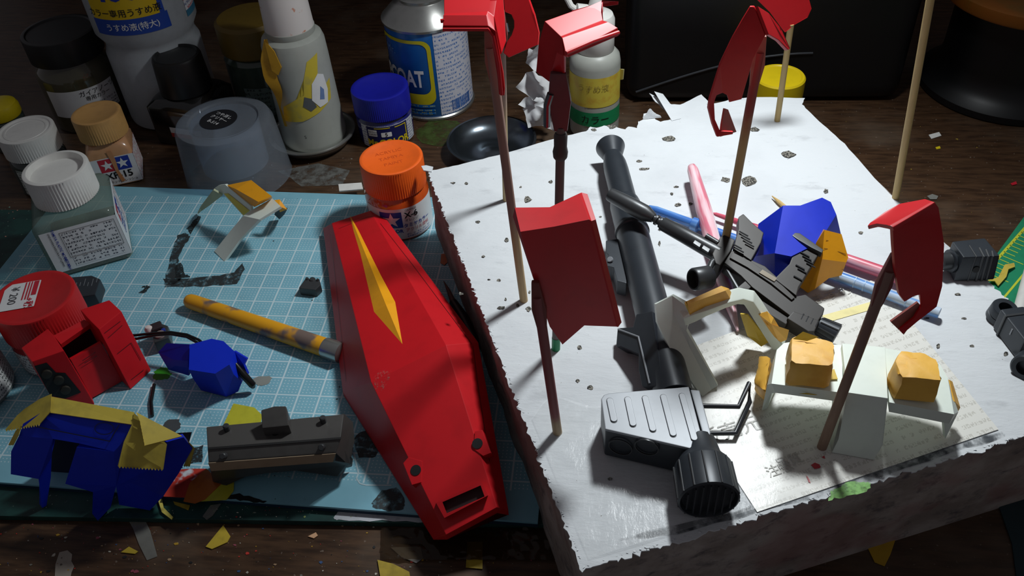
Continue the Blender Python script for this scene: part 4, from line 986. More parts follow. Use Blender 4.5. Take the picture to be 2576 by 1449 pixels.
f2_ = mesh('grip_fin', plate(RP, ((1990, 596), (2004, 587), (2071, 629), (2062, 636), (2034, 682), (2010, 722), (2004, 744), (1955, 706), (1949, 700), (1986, 663), (1998, 632), (2001, 608)), .5, .12), GUND, rf, bevel=.05)
for fin, (x, y), n in ((f1_, (1868, 588), 4), (f1_, (1852, 620), 2), (f2_, (2022, 640), 4), (f2_, (2005, 700), 1), (f2_, (2010, 672), 2)):
    for k in range(n):
        p, q = RP.hit(x + k * 5 - 8, y + k * 9 - 6, .16), RP.hit(x + k * 5 + 14, y + k * 9 + 6, .16)
        mesh('fin_groove', G().tube([p, q], .03, 6), GUN, fin)
mesh('fin_cap', plate(RP, ((1993, 592), (2000, 585), (2012, 586), (2072, 628), (2068, 636), (2040, 622), (2010, 604)), .3, .3), GUN, rf, bevel=.03)
mesh('hinge', plate(RP, ((1910, 686), (1918, 678), (1955, 700), (1948, 708)), .2, .12), mk('worn_gunmetal', '6a6152', .5, .3), rf)
for k in range(4): mesh('receiver_slot', G().tube([RP.hit(2022 + 12 * k, 798 + 6 * k - 8, .03), RP.hit(2015 + 12 * k, 798 + 6 * k + 6, .03)], .03, 6), GUN, rf)
e0, e1 = RP.hit(2052, 815, -.35), RP.hit(2104, 842, -.35); d = (e1 - e0).normalized(); L = (e1 - e0).length
ec = mesh('end_knob', G().lathe(e0, [(.22, -.2), (.22, .05), (.34, .1), (.42, L), (.38, L + .03), (.01, L + .03)], 36, axis=d), BZK, rf, angle=40)
for k in range(10):
    a = 2 * PI * k / 10; ux = d.orthogonal().normalized(); uy = d.cross(ux); e = ux * math.cos(a) + uy * math.sin(a)
    mesh('rib', G().tube([e0 + d * .15 + e * .35, e0 + d * L + e * .42], .03, 6), GUN, ec)
s0 = RP.hit(1762, 700, .05); axs = Vector((-.8, -.45, .2)).normalized()
mesh('scope_ring', G().lathe(s0, [(.42, -.45), (.46, -.4), (.46, .3), (.42, .36), (.36, .36), (.36, .0), (.01, -.02)], 36, axis=axs), GUN, rf, angle=40)
mesh('scope_arm', G().tube([RP.hit(1778, 690, -.1), RP.hit(1790, 662, -.1), RP.hit(1805, 650, -.2)], [.12, .14, .18], 12), GUN, rf)

# ------------------------------------------------------------------ blue waist block and the yellow vent beside it
bb = thing('model_part', 'blue wedge-shaped model part behind the rifle', 'model part', at(2000, 640, ZT))
P = {k: at(*v) for k, v in dict(a=(1970, 517, ZT + 2.6), b=(2013, 517, ZT + 2.6), c=(2068, 497, ZT + 2.9), d=(2090, 508, ZT + 2.8), e=(2104, 540, ZT + 2.3), f=(2118, 600, ZT + 1.0), g=(1908, 563, ZT + 1.9), h=(1893, 646, ZT + .5), i=(1949, 637, ZT + 2.0), j=(1990, 645, ZT + 1.9), k=(1949, 684, ZT + 1.0), l=(1990, 690, ZT + .8), m=(2080, 700, ZT + .1), n=(2060, 610, ZT + 2.0)).items()}
kn = list(P); ki = {k: i for i, k in enumerate(kn)}
fcs = [('a', 'g', 'h', 'i'), ('a', 'i', 'j', 'n', 'b'), ('b', 'n', 'e', 'd', 'c'), ('n', 'f', 'e'), ('i', 'h', 'k'), ('i', 'k', 'l', 'j'), ('j', 'l', 'm', 'f', 'n')]
g = G(); V2 = [P[k] for k in kn]; low_ = [Vector((p.x, p.y + .2, ZT)) for p in V2]
g.add(V2, [[ki[k] for k in f] for f in fcs])
for a_, b_ in (('h', 'k'), ('k', 'l'), ('l', 'm'), ('m', 'f'), ('g', 'h'), ('f', 'e')):
    p, q = P[a_], P[b_]; g.add([p, q, Vector((q.x, q.y, ZT)), Vector((p.x, p.y, ZT))], [(0, 1, 2, 3)])
mesh('blue_shell', g, BLUE, bb, angle=15, weld=.001)
mesh('black_mark', G().add([Pl(P['b'], P['c'], P['e']).hit(x, y, .03) for x, y in ((2058, 520), (2066, 500), (2072, 512), (2084, 524), (2100, 530), (2098, 534), (2078, 526))], [list(range(7))]), DARK, bb, recalc=False)
yy = thing('model_part', 'orange-yellow ridged vent part leaning on the blue wedge', 'model part', at(2075, 700, ZT))
Y_ = {k: at(*v) for k, v in dict(a=(2074, 578, ZT + 2.5), b=(2117, 589, ZT + 2.3), c=(2134, 648, ZT + 1.5), d=(2129, 660, ZT + 1.35), e=(2117, 693, ZT + .6), f=(2085, 700, ZT + .7), g=(2050, 727, ZT + .3), h=(2032, 737, ZT + .1), i=(2008, 719, ZT + .4), j=(2052, 612, ZT + 2.0), k=(2068, 652, ZT + 1.7)).items()}
yn = list(Y_); yi = {k: i for i, k in enumerate(yn)}
yv = [Y_[k] for k in yn]
g = G().shell(yv, [[yi[k] for k in f] for f in (('a', 'b', 'c', 'd', 'k'), ('k', 'd', 'e', 'f', 'g'), ('a', 'k', 'g', 'h', 'i', 'j'))], .3, inward=at(2120, 640, ZT))
mesh('vent_body', g, YEL, yy, angle=20)
PV = Pl(Y_['a'], Y_['c'], Y_['k']); PV2 = Pl(Y_['k'], Y_['d'], Y_['e'])
for pl, pix in ((PV, ((2078, 605), (2098, 607), (2122, 614))), (PV, ((2072, 625), (2095, 628), (2128, 640))), (PV2, ((2062, 705), (2075, 688), (2095, 680), (2122, 678)))):
    s_ = strip([pl.hit(*p, .03) for p in pix], .015, pl.n); mesh('vent_line', s_, mk('brown_panel_line', '8a5a14', .5), yy, recalc=False)

# ------------------------------------------------------------------ beam sabre rods
def streak_mat(name, c1, c2, c3, a, b):
    t = NT(name); tc = t.new('ShaderNodeTexCoord'); mp = t.new('ShaderNodeMapping'); mp.vector_type = 'TEXTURE'
    ang = math.atan2((b - a).y, (b - a).x); mp.inputs['Rotation'].default_value = (0, 0, ang); mp.inputs['Scale'].default_value = (.05, .004, .006)
    t.link(tc.outputs['Object'], mp.inputs['Vector']); n = t.noise(mp.outputs[0], 1.2, 3, .5)
    c = t.mix(t.ramp(n, .38, .5), lin(c1), lin(c2)); c = t.mix(t.ramp(n, .52, .66), c, lin(c3)); t.base(c, .35); return t.m
p0, p1 = at(1632, 522, ZT + .3), at(2364, 788, ZT + .3); BST = streak_mat('streaky_blue', '3f74c2', '6f9cd4', 'c4d4e6', p0, p1)
t = thing('model_beam', 'streaky blue rod lying under the rifle', 'rod', (p0 + p1) / 2)
d = (p1 - p0).normalized(); L = (p1 - p0).length
mesh('rod', G().tube([p0, p0 + d * .4, p0 + d * L * .5, p1 - d * .02, p1], [.12, .19, .22, .22, .19], 18), BST, t)
mesh('collar', G().lathe(at(1752, 566, ZT + .3), [(.2, -.25), (.3, -.2), (.32, .1), (.2, .18)], 24, axis=d), BST, t)
for f in (.74, .77, .9): mesh('ring', G().lathe(p0 + d * L * f, [(.2, -.02), (.235, -.01), (.235, .03), (.2, .04)], 20, axis=d), mk('pale_blue_ring', 'a8c4e4', .4), t)
p0, p1 = at(1792, 536, ZT + .3), at(2300, 712, ZT + .35); PST = streak_mat('streaky_pink', 'c4485e', 'd46a7c', 'eab4be', p0, p1)
t = thing('model_beam', 'streaky red-pink rod behind the rifle and the orange-yellow vent', 'rod', (p0 + p1) / 2)
mesh('rod', G().tube([p0, p0.lerp(p1, .02), p0.lerp(p1, .3), p1], [.03, .09, .22, .27], 18), PST, t)
p0, p1 = at(1740, 418, ZT + .8), at(1856, 832, ZT + .15); PKW = streak_mat('pale_pink', 'd8788a', 'ecc0c8', 'f1dfe2', p0, p1)
t = thing('model_beam', 'fat pale pink tapered rod with its tip under the white arch', 'rod', (p0 + p1) / 2)
mesh('rod', G().tube([p0, p0.lerp(p1, .005), p0.lerp(p1, .03), p0.lerp(p1, .3), p0.lerp(p1, .65), p0.lerp(p1, .85), p1], [.05, .2, .26, .36, .34, .26, .05], 24), PKW, t, angle=60)
p0, p1 = at(1942, 493, ZT + .1), at(1985, 530, ZT + .12)
tp_ = mesh('toothpick', G().tube([p0, p0.lerp(p1, .4), p1], [.02, .09, .1], 10), mk('pale_wood', 'c9a96a', .6), base=p0)
tag(tp_, 'wooden toothpick with a sharp tip behind the blue wedge', 'toothpick')

# ------------------------------------------------------------------ white arch part with tape
w1 = thing('model_part', 'white model arch with one masked orange box and a crumpled tape wing', 'model part', at(1800, 900, ZT))
leg = dict(a=(1650, 765, 7.35), b=(1691, 744, 7.5), d=(1697, 794, 6.95), e=(1654, 812, 6.8), f=(1738, 880, 5.75), g=(1696, 899, 5.6), h=(1790, 980, 4.4), i=(1767, 998, 4.32), c=(1720, 796, 7.1), j=(1727, 832, 6.5), l=(1806, 970, 4.5), m=(1722, 766, 7.55), n=(1736, 794, 7.1))
Lp = {k: at(*v) for k, v in leg.items()}; ln = list(Lp); li = {k: i for i, k in enumerate(ln)}
back = Vector((.25, 1.0, .1))
lv = [Lp[k] for k in ln] + [Lp[k] + back * .5 for k in ln]; o_ = len(ln)
fs = [[li[k] for k in f] for f in (('a', 'b', 'd', 'e'), ('e', 'd', 'f', 'g'), ('g', 'f', 'h', 'i'), ('b', 'm', 'n', 'd'), ('d', 'n', 'j'), ('d', 'j', 'f'), ('f', 'j', 'l', 'h'))]
g = G().shell([Lp[k] for k in ln], fs, .25, inward=at(1760, 850, 4.3)); mesh('arm', g, WGREEN, w1, angle=20)
path = [(1722, 812, 6.9), (1750, 801, 7.0), (1777, 790, 7.05), (1830, 769, 7.0), (1862, 760, 6.9), (1882, 764, 6.75), (1893, 780, 6.4), (1956, 880, 4.55)]
pp = [at(*p) for p in path]; secs = []
for i, p in enumerate(pp):
    t_ = (pp[min(i + 1, len(pp) - 1)] - pp[max(i - 1, 0)]).normalized(); w = Vector((.3, .95, .15)); w = (w - t_ * w.dot(t_)).normalized(); u = w.cross(t_).normalized()
    if u.z < 0: u = -u
    dp = .5
    secs.append([p + u * .24, p - u * .2, p - u * .2 + w * dp, p + u * .24 + w * dp])
mesh('arch', G().loft(secs), WGREEN, w1, bevel=.06, angle=50)
PT = Pl(at(1735, 791, 7.3), at(1835, 752, 7.3), at(1735, 765, 7.3))
tq = [at(*p) for p in ((1735, 792, 7.2), (1839, 755, 7.15), (1825, 731, 7.8), (1726, 767, 7.85), (1722, 760, 7.85), (1814, 719, 7.9), (1846, 746, 7.1), (1834, 726, 7.5))]
tg = G().add(tq, [(0, 1, 2, 3), (3, 2, 5, 4), (1, 6, 7, 2), (2, 7, 5), (0, 3, 4)])
mesh('masked_box', tg, TAPE, w1, angle=15)
mesh('tape_fold', G().add([at(x, y, z) for x, y, z in ((1722, 763, 7.82), (1735, 791, 7.3), (1731, 772, 7.85), (1728, 745 + 12, 7.9))], [(0, 1, 2, 3)]), TAPEY, w1, recalc=False)
wv = [at(*p) for p in ((1908, 790, 6.3), (1930, 783, 6.4), (1946, 799, 6.2), (1962, 826, 5.6), (1985, 830, 5.4), (1979, 855, 5.0), (1960, 863, 4.9), (1935, 830, 5.6))]
mesh('crumpled_tape', G().shell(wv + [at(1940, 815, 6.1)], [(i, (i + 1) % 8, 8) for i in range(8)], .06), TAPE, w1, angle=15)
iv = [at(*p) for p in ((1862, 790, 6.0), (1880, 792, 6.1), (1935, 860, 4.8), (1915, 872, 4.5), (1880, 845, 4.8))]
mesh('inner_tape', G().shell(iv, [(0, 1, 2, 3, 4)], .06), TAPEY, w1)

# ------------------------------------------------------------------ white bracket part with two masked boxes
w2 = thing('model_part', 'white model bracket with two big boxes masked in orange tape', 'model part', at(2150, 1050, ZT))
ZW = ZT + 2.3
def lowp(p, z): return Vector((p.x, p.y, z))
ct = [at(x, y, ZW) for x, y in ((2118, 863), (2228, 873), (2234, 1002), (2131, 987))]
mesh('centre_block', G().add(ct + [at(2108, 1105, ZT + .55), at(2218, 1119, ZT + .55), at(2092, 1139, ZT + .02), at(2199, 1158, ZT + .02), lowp(ct[0], ZT + .8), lowp(ct[1], ZT + .8), lowp(at(2092, 1139, ZT), ZT) + Vector((0, .5, 0)), lowp(at(2199, 1158, ZT), ZT) + Vector((0, .5, 0))],
     [(0, 1, 2, 3), (3, 2, 5, 4), (4, 5, 7, 6), (0, 3, 4, 6, 10, 8), (1, 9, 11, 7, 5, 2), (0, 8, 9, 1), (8, 10, 11, 9), (6, 7, 11, 10)]), WGREEN, w2, bevel=.04, angle=20)
# wings are bent plates
ZWg = ZW - .25
lw = [at(*p) for p in ((2118, 868, ZWg), (1992, 860, ZWg), (1972, 863, ZWg - .05), (1954, 880, ZWg - .15), (1941, 965, ZWg - .15), (2120, 988, ZWg), (1950, 988, ZWg - .6), (2108, 1010, ZWg - .5), (1944, 910, ZWg - .9), (1930, 968, ZWg - .5), (1916, 1033, ZT + .1), (1938, 990, ZWg - .9), (1960, 930, ZT + .2))]
mesh('wing', G().shell(lw, [(0, 1, 2, 3, 4, 5), (5, 4, 6, 7), (4, 3, 8, 9), (4, 9, 11, 6), (9, 10, 11), (8, 12, 10, 9)], .16, inward=at(2030, 960, ZT)), WGREEN, w2, angle=28)
rw = [at(*p) for p in ((2226, 876, ZWg), (2300, 888, ZWg), (2364, 915, ZWg - .1), (2384, 950, ZWg - .1), (2400, 1042, ZWg - .15), (2237, 1012, ZWg), (2236, 1036, ZWg - .5), (2388, 1066, ZWg - .6), (2411, 1036, ZWg - .6), (2378, 1104, ZT + .1), (2374, 1054, ZWg - .9), (2395, 990, ZWg - 1.0))]
mesh('wing', G().shell(rw, [(0, 1, 2, 3, 4, 5), (5, 4, 7, 6), (4, 3, 11, 8), (4, 8, 7), (7, 8, 9, 10)], .16, inward=at(2320, 990, ZT)), WGREEN, w2, angle=28)
def tapebox(par, top, bot, name='masked_box', m=TAPE, crease=.035):
    def rs(pts, n=24):
        c = sum(pts, Vector()) / len(pts); L = [(pts[i] - pts[(i + 1) % len(pts)]).length for i in range(len(pts))]; tot = sum(L); out = []
        for k in range(n):
            d = tot * k / n; i = 0
            while d > L[i]: d -= L[i]; i += 1
            p = pts[i].lerp(pts[(i + 1) % len(pts)], d / L[i]); out.append(p)
        return out
    T, B = rs(top), rs(bot); ct_ = sum(T, Vector()) / len(T); rings = []
    def jit(p, k): return p + Vector((random.uniform(-k, k), random.uniform(-k, k), random.uniform(-k, k)))
    for f in (0, .35, .7, .92): rings.append([jit(b.lerp(t_, f), crease * (.4 if f == 0 else 1)) for b, t_ in zip(B, T)])
    rings.append([jit(ct_ + (t_ - ct_) * .96, crease * .5) for t_ in T]); rings.append([jit(ct_ + (t_ - ct_) * .5 + Vector((0, 0, .03)), crease) for t_ in T])
    return mesh(name, G().loft(rings), m, par, angle=40)
def inset(pts, k, z):
    c = sum(pts, Vector()) / len(pts); return [Vector((c.x + (p.x - c.x) * k, c.y + (p.y - c.y) * k, z)) for p in pts]
tb = [at(x, y, ZW + .85) for x, y in ((1990, 850), (2018, 838), (2101, 862), (2097, 922), (1990, 913))]
b1 = tapebox(w2, tb, [p + (p - sum(tb, Vector()) / len(tb)) * .03 - Vector((0, 0, 1.05)) for p in tb])
mesh('tape_fold', G().add([at(x, y, ZW + z) for x, y, z in ((1994, 853, .9), (2020, 834, 1.15), (2060, 848, 1.05), (2030, 858, .92))], [(0, 1, 2, 3)]), TAPEY, b1, recalc=False)
mesh('tape_edge', G().prism([at(x, y, ZWg + .03) for x, y in ((2098, 930), (2107, 955), (2070, 957), (2060, 945))], (0, 0, .04)), TAPEY, w2)
tb = [at(x, y, ZW + .85) for x, y in ((2250, 907), (2264, 881), (2326, 888), (2358, 904), (2369, 958), (2266, 948))]
b2 = tapebox(w2, tb, [p + (p - sum(tb, Vector()) / len(tb)) * .03 - Vector((0, 0, 1.05)) for p in tb])
tb = [at(x, y, z) for x, y, z in ((1912, 895, 5.6), (1938, 896, 5.8), (1925, 985, 5.5), (1897, 962, 5.2))]
b3 = tapebox(w2, tb, [p + Vector((.15, .2, -.75)) for p in tb], m=TAPE)
mesh('side_tape', G().shell([at(*p) for p in ((2388, 955, 5.9), (2396, 960, 5.7), (2416, 1025, 5.2), (2411, 1034, 5.2), (2402, 1010, 5.6))], [(0, 1, 2, 3, 4)], .08), TAPE, w2)
mesh('yellow_residue', G().add([at(x, y, ZWg - .33) for x, y in ((2008, 990), (2066, 986), (2070, 992), (2050, 994))], [(0, 1, 2, 3)]), mk('tape_residue', 'e4c23c', .5), w2, recalc=False)

# ------------------------------------------------------------------ grey joint parts at the edge of the block
t = thing('model_part', 'dark grey boxy joint with a round peg near the green mat', 'model part', at(2450, 690, ZT))
PF = Pl(at(2424, 647, ZT + 1.15), at(2515, 643, ZT + 1.15), at(2398, 708, ZT))
top = [at(x, y, ZT + 1.15) for x, y in ((2395, 607), (2424, 647), (2516, 643), (2522, 640), (2478, 598), (2460, 602))]
front = [at(2424, 647, ZT + 1.15), at(2516, 643, ZT + 1.15), at(2501, 704, ZT), at(2400, 708, ZT), at(2390, 690, ZT + .3)]
mesh('joint_box', G().add([top[0], top[1], top[2], top[4], at(2398, 708, ZT), at(2501, 704, ZT), Vector((top[4].x, top[4].y, ZT)), Vector((top[0].x, top[0].y, ZT))], [(0, 1, 2, 3), (1, 4, 5, 2), (0, 7, 4, 1), (3, 2, 5, 6), (0, 3, 6, 7), (4, 7, 6, 5)]), BZK, t, bevel=.07)
for f in (.35, .55, .68, .8):
    a_, b_ = top[1].lerp(top[2], f), top[0].lerp(top[3], f); mesh('ridge', G().tube([b_, a_, at(2398, 708, ZT).lerp(at(2501, 704, ZT), f)], .035 if f < .5 else .06, 8), GUN, t)
mesh('socket', G().lathe(PF.hit(2455, 678, .02), [(.14, 0), (.14, .03), (.01, .03)], 20, axis=PF.n), DARK, t)
c_ = at(2394, 656, ZT + .6); mesh('peg', G().lathe(c_, [(.36, -.1), (.36, .5), (.3, .55), (.01, .55)], 28, axis=(-1, -.25, .05)), GUN, t)
mesh('peg_flange', G().lathe(c_, [(.4, -.05), (.48, .02), (.48, .1), (.38, .12)], 28, axis=(-1, -.25, .05)), BZK, t)
t = thing('model_part', 'dark grey joint with two round rings cut off by the picture edge', 'model part', at(2545, 860, ZT))
c_ = at(2511, 800, ZT); mesh('ring', G().lathe(c_, [(.44, 0), (.5, .05), (.5, .28), (.47, .3), (.5, .32), (.5, .6), (.47, .66), (.27, .66), (.27, .2), (.01, .2)], 40, axis=(.1, -.15, 1)), BZK, t, angle=40)
fr = Fr(at(2545, 850, ZT), at(2590, 905, ZT) - at(2520, 815, ZT))
mesh('joint_box', G().box((.2, .05, .5), (1.7, .95, 1.0), fr), BZK, t, bevel=.08)
mesh('collar', G().box((-.25, .05, .5), (.12, 1.05, 1.08), fr), GUN, t, bevel=.04)
mesh('edge_nick', G().box((.3, -.43, .7), (.06, .03, .3), fr), SILV, t)
c_ = at(2578, 925, ZT + .4); mesh('ring', G().lathe(c_, [(.5, -.6), (.5, .0), (.44, .06), (.28, .06), (.28, -.2), (.01, -.2)], 36, axis=(-.6, -.7, .25)), BZK, t, angle=40)
# ================================================================== skewers and the red armour they hold
def wood(name, c1, c2, a, b, c3=None, lo=0.0):
    """bare wood with paint-stained ends along z"""
    t = NT(name); v = t.obj(1, (3, 3, .25)); n = t.noise(v, 3, 4)
    c = t.mix(n, lin(c1), lin(c2))
    if c3:
        tc = t.new('ShaderNodeTexCoord'); sp = t.new('ShaderNodeSeparateXYZ'); t.link(tc.outputs['Object'], sp.inputs[0])
        z = t.math('ADD', t.math('MULTIPLY', sp.outputs[2], 100.0), t.math('MULTIPLY', t.noise(t.obj(), 1.5), 1.2))
        c = t.mix(t.ramp(z, a, b), c, lin(c3))
        if lo: c = t.mix(t.ramp(z, lo, lo - .5), c, lin(c3))
    t.base(c, .6); return t.m
SK = [('bamboo skewer stained red, holding the red cap armour above the spray can', (1320, 772), (1233, 118), 'ccb084', 'aa8c62', 4.0, 5.5, '96786c', .17),
      ('pale bamboo skewer right behind the stained one near the steel bowl', (1273, 518), (1262, 60), 'c9b48a', 'a58c62', 5, 7, '9a8478', .15),
      ('grey painted skewer with a green foot and a metal clip', (1398, 895), (1411, 320), '7d736d', '655e5a', .4, .9, '6d6460', .16),
      ('red stained skewer at the edge of the block holding the grooved red panel', (1405, 1105), (1352, 745), 'b9a284', '96805f', 1.2, 2.2, '8a4a4c', .17),
      ('bamboo skewer reddened at the top behind the rifle', (1807, 703), (1912, 130), 'ccb07a', 'a88c5c', 7.2, 9, '8c3a36', .17),
      ('bare bamboo skewer farthest back on the block', (1953, 318), (1990, 60), 'd0b67a', 'ae945e', 9, 10, 'a07858', .15),
      ('long bare bamboo skewer rising out of the picture beside the dark wood', (2250, 513), (2356, -90), 'cfb478', 'ac9260', 30, 40, '9c8250', .16),
      ('brown stained skewer in front of the taped white bracket', (2060, 1145), (2236, 680), 'a98c78', '7d6252', 2.5, 6, '86665c', .17)]
skew = []
for i, (lab, b, tpx, c1, c2, a, bb_, c3, r) in enumerate(SK):
    B = at(*b, BT - .3); T = atY(*tpx, at(*b, BT).y + {0: .5, 2: 1.2, 3: .6, 4: .6, 7: 1.1}.get(i, 0))
    t = thing('skewer', lab, 'skewer', B, 'skewers stuck in the foam block')
    d = (T - B).normalized()
    mesh('stick', G().tube([B, B.lerp(T, .5), T], r, 12), wood('skewer_wood_%d' % i, c1, c2, a, bb_, c3), t)
    if i == 2:
        mesh('painted_foot', G().tube([B, B + d * .95], r + .012, 12), mk('green_foot', '1f8a5a', .5), t)
        q = T - d * 1.0
        mesh('sleeve', G().lathe(q, [(.17, -.2), (.24, -.1), (.26, .1), (.22, .3), (.23, .7), (.19, .8)], 16, axis=d), mk('grey_tape', '4a4644', .6), t)
        fr = Fr(T, (1, 0, 0))
        mesh('clip_jaw', G().loft([[T + Vector(p) for p in ((-.22, -.12, -.1), (.22, -.12, -.1), (.22, .12, -.1), (-.22, .12, -.1))], [T + Vector(p) for p in ((-.4, -.14, 1.0), (.35, -.14, 1.0), (.35, .14, 1.0), (-.4, .14, 1.0))], [T + Vector(p) for p in ((-.3, -.1, 2.0), (.2, -.1, 2.0), (.2, .1, 2.0), (-.3, .1, 2.0))]]), mk('paint_caked_clip', '6a4a4c', .4, .3), t, bevel=.04)
        mesh('clip_lever', G().tube([T + Vector((-.45, -.1, .1)), T + Vector((-.42, -.1, .9)), T + Vector((-.3, -.1, 1.3))], .12, 10), DARKSTEEL, t)
    elif i not in (5, 6):
        mesh('clip_jaw', G().loft([[T - d * 1.3 + Vector(p) * 1.0 for p in ((-.16, -.1, 0), (.16, -.1, 0), (.16, .1, 0), (-.16, .1, 0))], [T - d * .5 + Vector(p) for p in ((-.24, -.12, 0), (.24, -.12, 0), (.24, .12, 0), (-.24, .12, 0))], [T + d * .6 + Vector(p) for p in ((-.12, -.08, 0), (.12, -.08, 0), (.12, .08, 0), (-.12, .08, 0))]]), mk('stained_jaw_%d' % (i % 2), ('9a6a5c', '7a3c38')[i % 2], .55), t, bevel=.04)
def pix(*l): return [atD(*p) for p in l]
def armour(name, lab, verts, faces, th=.12, m=RED, base=None, angle=20, group=None):
    vs = [atD(*p) for p in verts]
    t = thing(name, lab, 'model part', base or vs[0], group)
    g = G().shell(vs, faces, th, inward=CP + RZ * 200)
    mesh('armour_shell', g, m, t, angle=angle, bevel=.025, bev_angle=18)
    return t, vs
# --- cap armour above the spray can (upper edge runs out of the picture)
v = [(1117, -70, 29.6), (1240, -75, 29.6), (1233, 2, 28.6), (1227, 29, 28.2), (1117, 35, 28.2),
     (1262, -75, 29.4), (1249, 0, 28.5), (1243, 42, 28.25),
     (1115, 38, 28.0), (1224, 38, 28.0), (1245, 73, 28.0), (1114, 64, 27.9), (1228, 65, 27.9), (1247, 78, 27.95),
     (1274, 104, 28.9), (1262, 136, 28.9), (1265, -60, 29.6),
     (1113, 80, 28.1), (1229, 79, 28.1), (1240, 95, 28.2), (1266, 185, 29.2), (1270, 222, 29.5), (1269, 241, 29.7), (1255, 238, 29.7), (1251, 190, 29.2), (1238, 112, 28.4), (1246, 66, 28.1)]
f = [(0, 4, 3, 2, 1), (1, 2, 6, 5), (2, 3, 7, 6), (4, 8, 9, 3), (3, 9, 10, 7), (8, 11, 12, 9), (9, 12, 13, 10), (5, 6, 7, 15, 14), (11, 17, 18, 12), (12, 18, 19, 13), (13, 19, 25, 24, 23, 22, 21, 20)]
t, vs = armour('armour_part', 'red cap armour with a stepped rim above the spray can', v, f, .1)
mesh('rim_bead', G().tube([atD(1114, 74, 27.95), atD(1228, 74, 27.95), atD(1240, 90, 28.05), atD(1254, 160, 28.8), atD(1262, 238, 29.6)], .06, 8), RED, t)
mesh('rim_peg', G().tube([atD(1118, 52, 28.0), atD(1108, 53, 28.0)], .07, 8), RED, t)
# --- flap armour with round notch behind it
arc = [(1286, 36, 35.9), (1293, 52, 35.9), (1293, 70, 36.0), (1287, 88, 36.1), (1276, 104, 36.2)]
v = [(1262, -70, 35.4), (1318, -70, 35.4), (1331, 0, 35.6), (1344, 37, 35.8), (1355, 82, 36.1), (1352, 113, 36.3), (1280, 145, 36.4), (1266, 133, 36.4)] + arc[::-1] + [(1270, 30, 35.8)]
t, vs = armour('armour_part', 'dark red flap armour with a round notch behind the cap armour', v, [list(range(len(v)))], .1)
mesh('flap_edge', G().shell([atD(*p) for p in ((1331, 0, 35.6), (1344, 37, 35.8), (1355, 82, 36.1), (1352, 113, 36.3), (1355, 112, 36.8), (1358, 82, 36.6), (1347, 36, 36.3), (1334, 0, 36.1))], [(0, 1, 6, 7), (1, 2, 5, 6), (2, 3, 4, 5)], .05), RED, t)
mesh('cable_clip', G().tube([atD(1272, 60, 36.9), atD(1276, 80, 36.9)], .1, 8), DARKSTEEL, t)
# --- second cap armour over the dropper bottle
v = [(1370, 53, 27.3), (1440, 28, 27.9), (1511, 8, 28.4), (1517, 51, 27.9), (1411, 92, 26.9), (1557, 3, 28.7), (1556, 12, 28.8), (1512, 18, 28.4),
     (1414, 95, 26.8), (1530, 55, 27.7), (1554, 70, 27.6), (1424, 138, 26.6), (1557, 90, 27.7), (1428, 145, 26.8),
     (1401, 133, 27.0), (1420, 205, 27.9), (1381, 206, 28.2), (1348, 181, 28.2), (1355, 108, 27.7), (1402, 262, 28.4), (1418, 140, 26.8), (1530, -12, 28.8), (1560, -8, 28.9), (1440, 2, 28.4), (1405, 20, 28.0)]
f = [(0, 1, 2, 3, 4), (2, 5, 6, 7), (4, 3, 9, 8), (8, 9, 10, 11), (11, 10, 12, 13), (0, 4, 14, 16, 17, 18), (4, 8, 20, 14), (14, 20, 15, 16)]
t, vs = armour('armour_part', 'red cap armour with a stepped rim over the dropper bottle', v, f, .1)
mesh('rim_bead', G().tube([atD(1424, 134, 26.55), atD(1490, 105, 27.0), atD(1556, 82, 27.6)], .07, 8), RED, t)
# --- grooved panel in front
v = [(1295, 522, 26.5), (1383, 521, 26.6), (1394, 570, 25.7), (1309, 583, 25.6), (1458, 486, 26.8), (1482, 552, 25.7), (1463, 484, 26.9), (1478, 488, 26.9), (1499, 552, 25.9), (1488, 556, 25.8), (1564, 811, 28.9), (1555, 823, 28.9), (1551, 822, 28.9), (1470, 819, 29.5), (1415, 867, 29.4), (1383, 822, 28.9), (1349, 724, 27.9), (1290, 545, 26.8)]
f = [(0, 1, 2, 3), (1, 4, 5, 2), (4, 6, 9, 5), (6, 7, 8, 9), (3, 2, 13, 14, 15, 16), (2, 5, 12, 13), (5, 9, 11, 12), (9, 8, 10, 11), (0, 3, 16, 17)]
t, vs = armour('armour_part', 'big dark red grooved panel on the front skewer', v, f, .14)
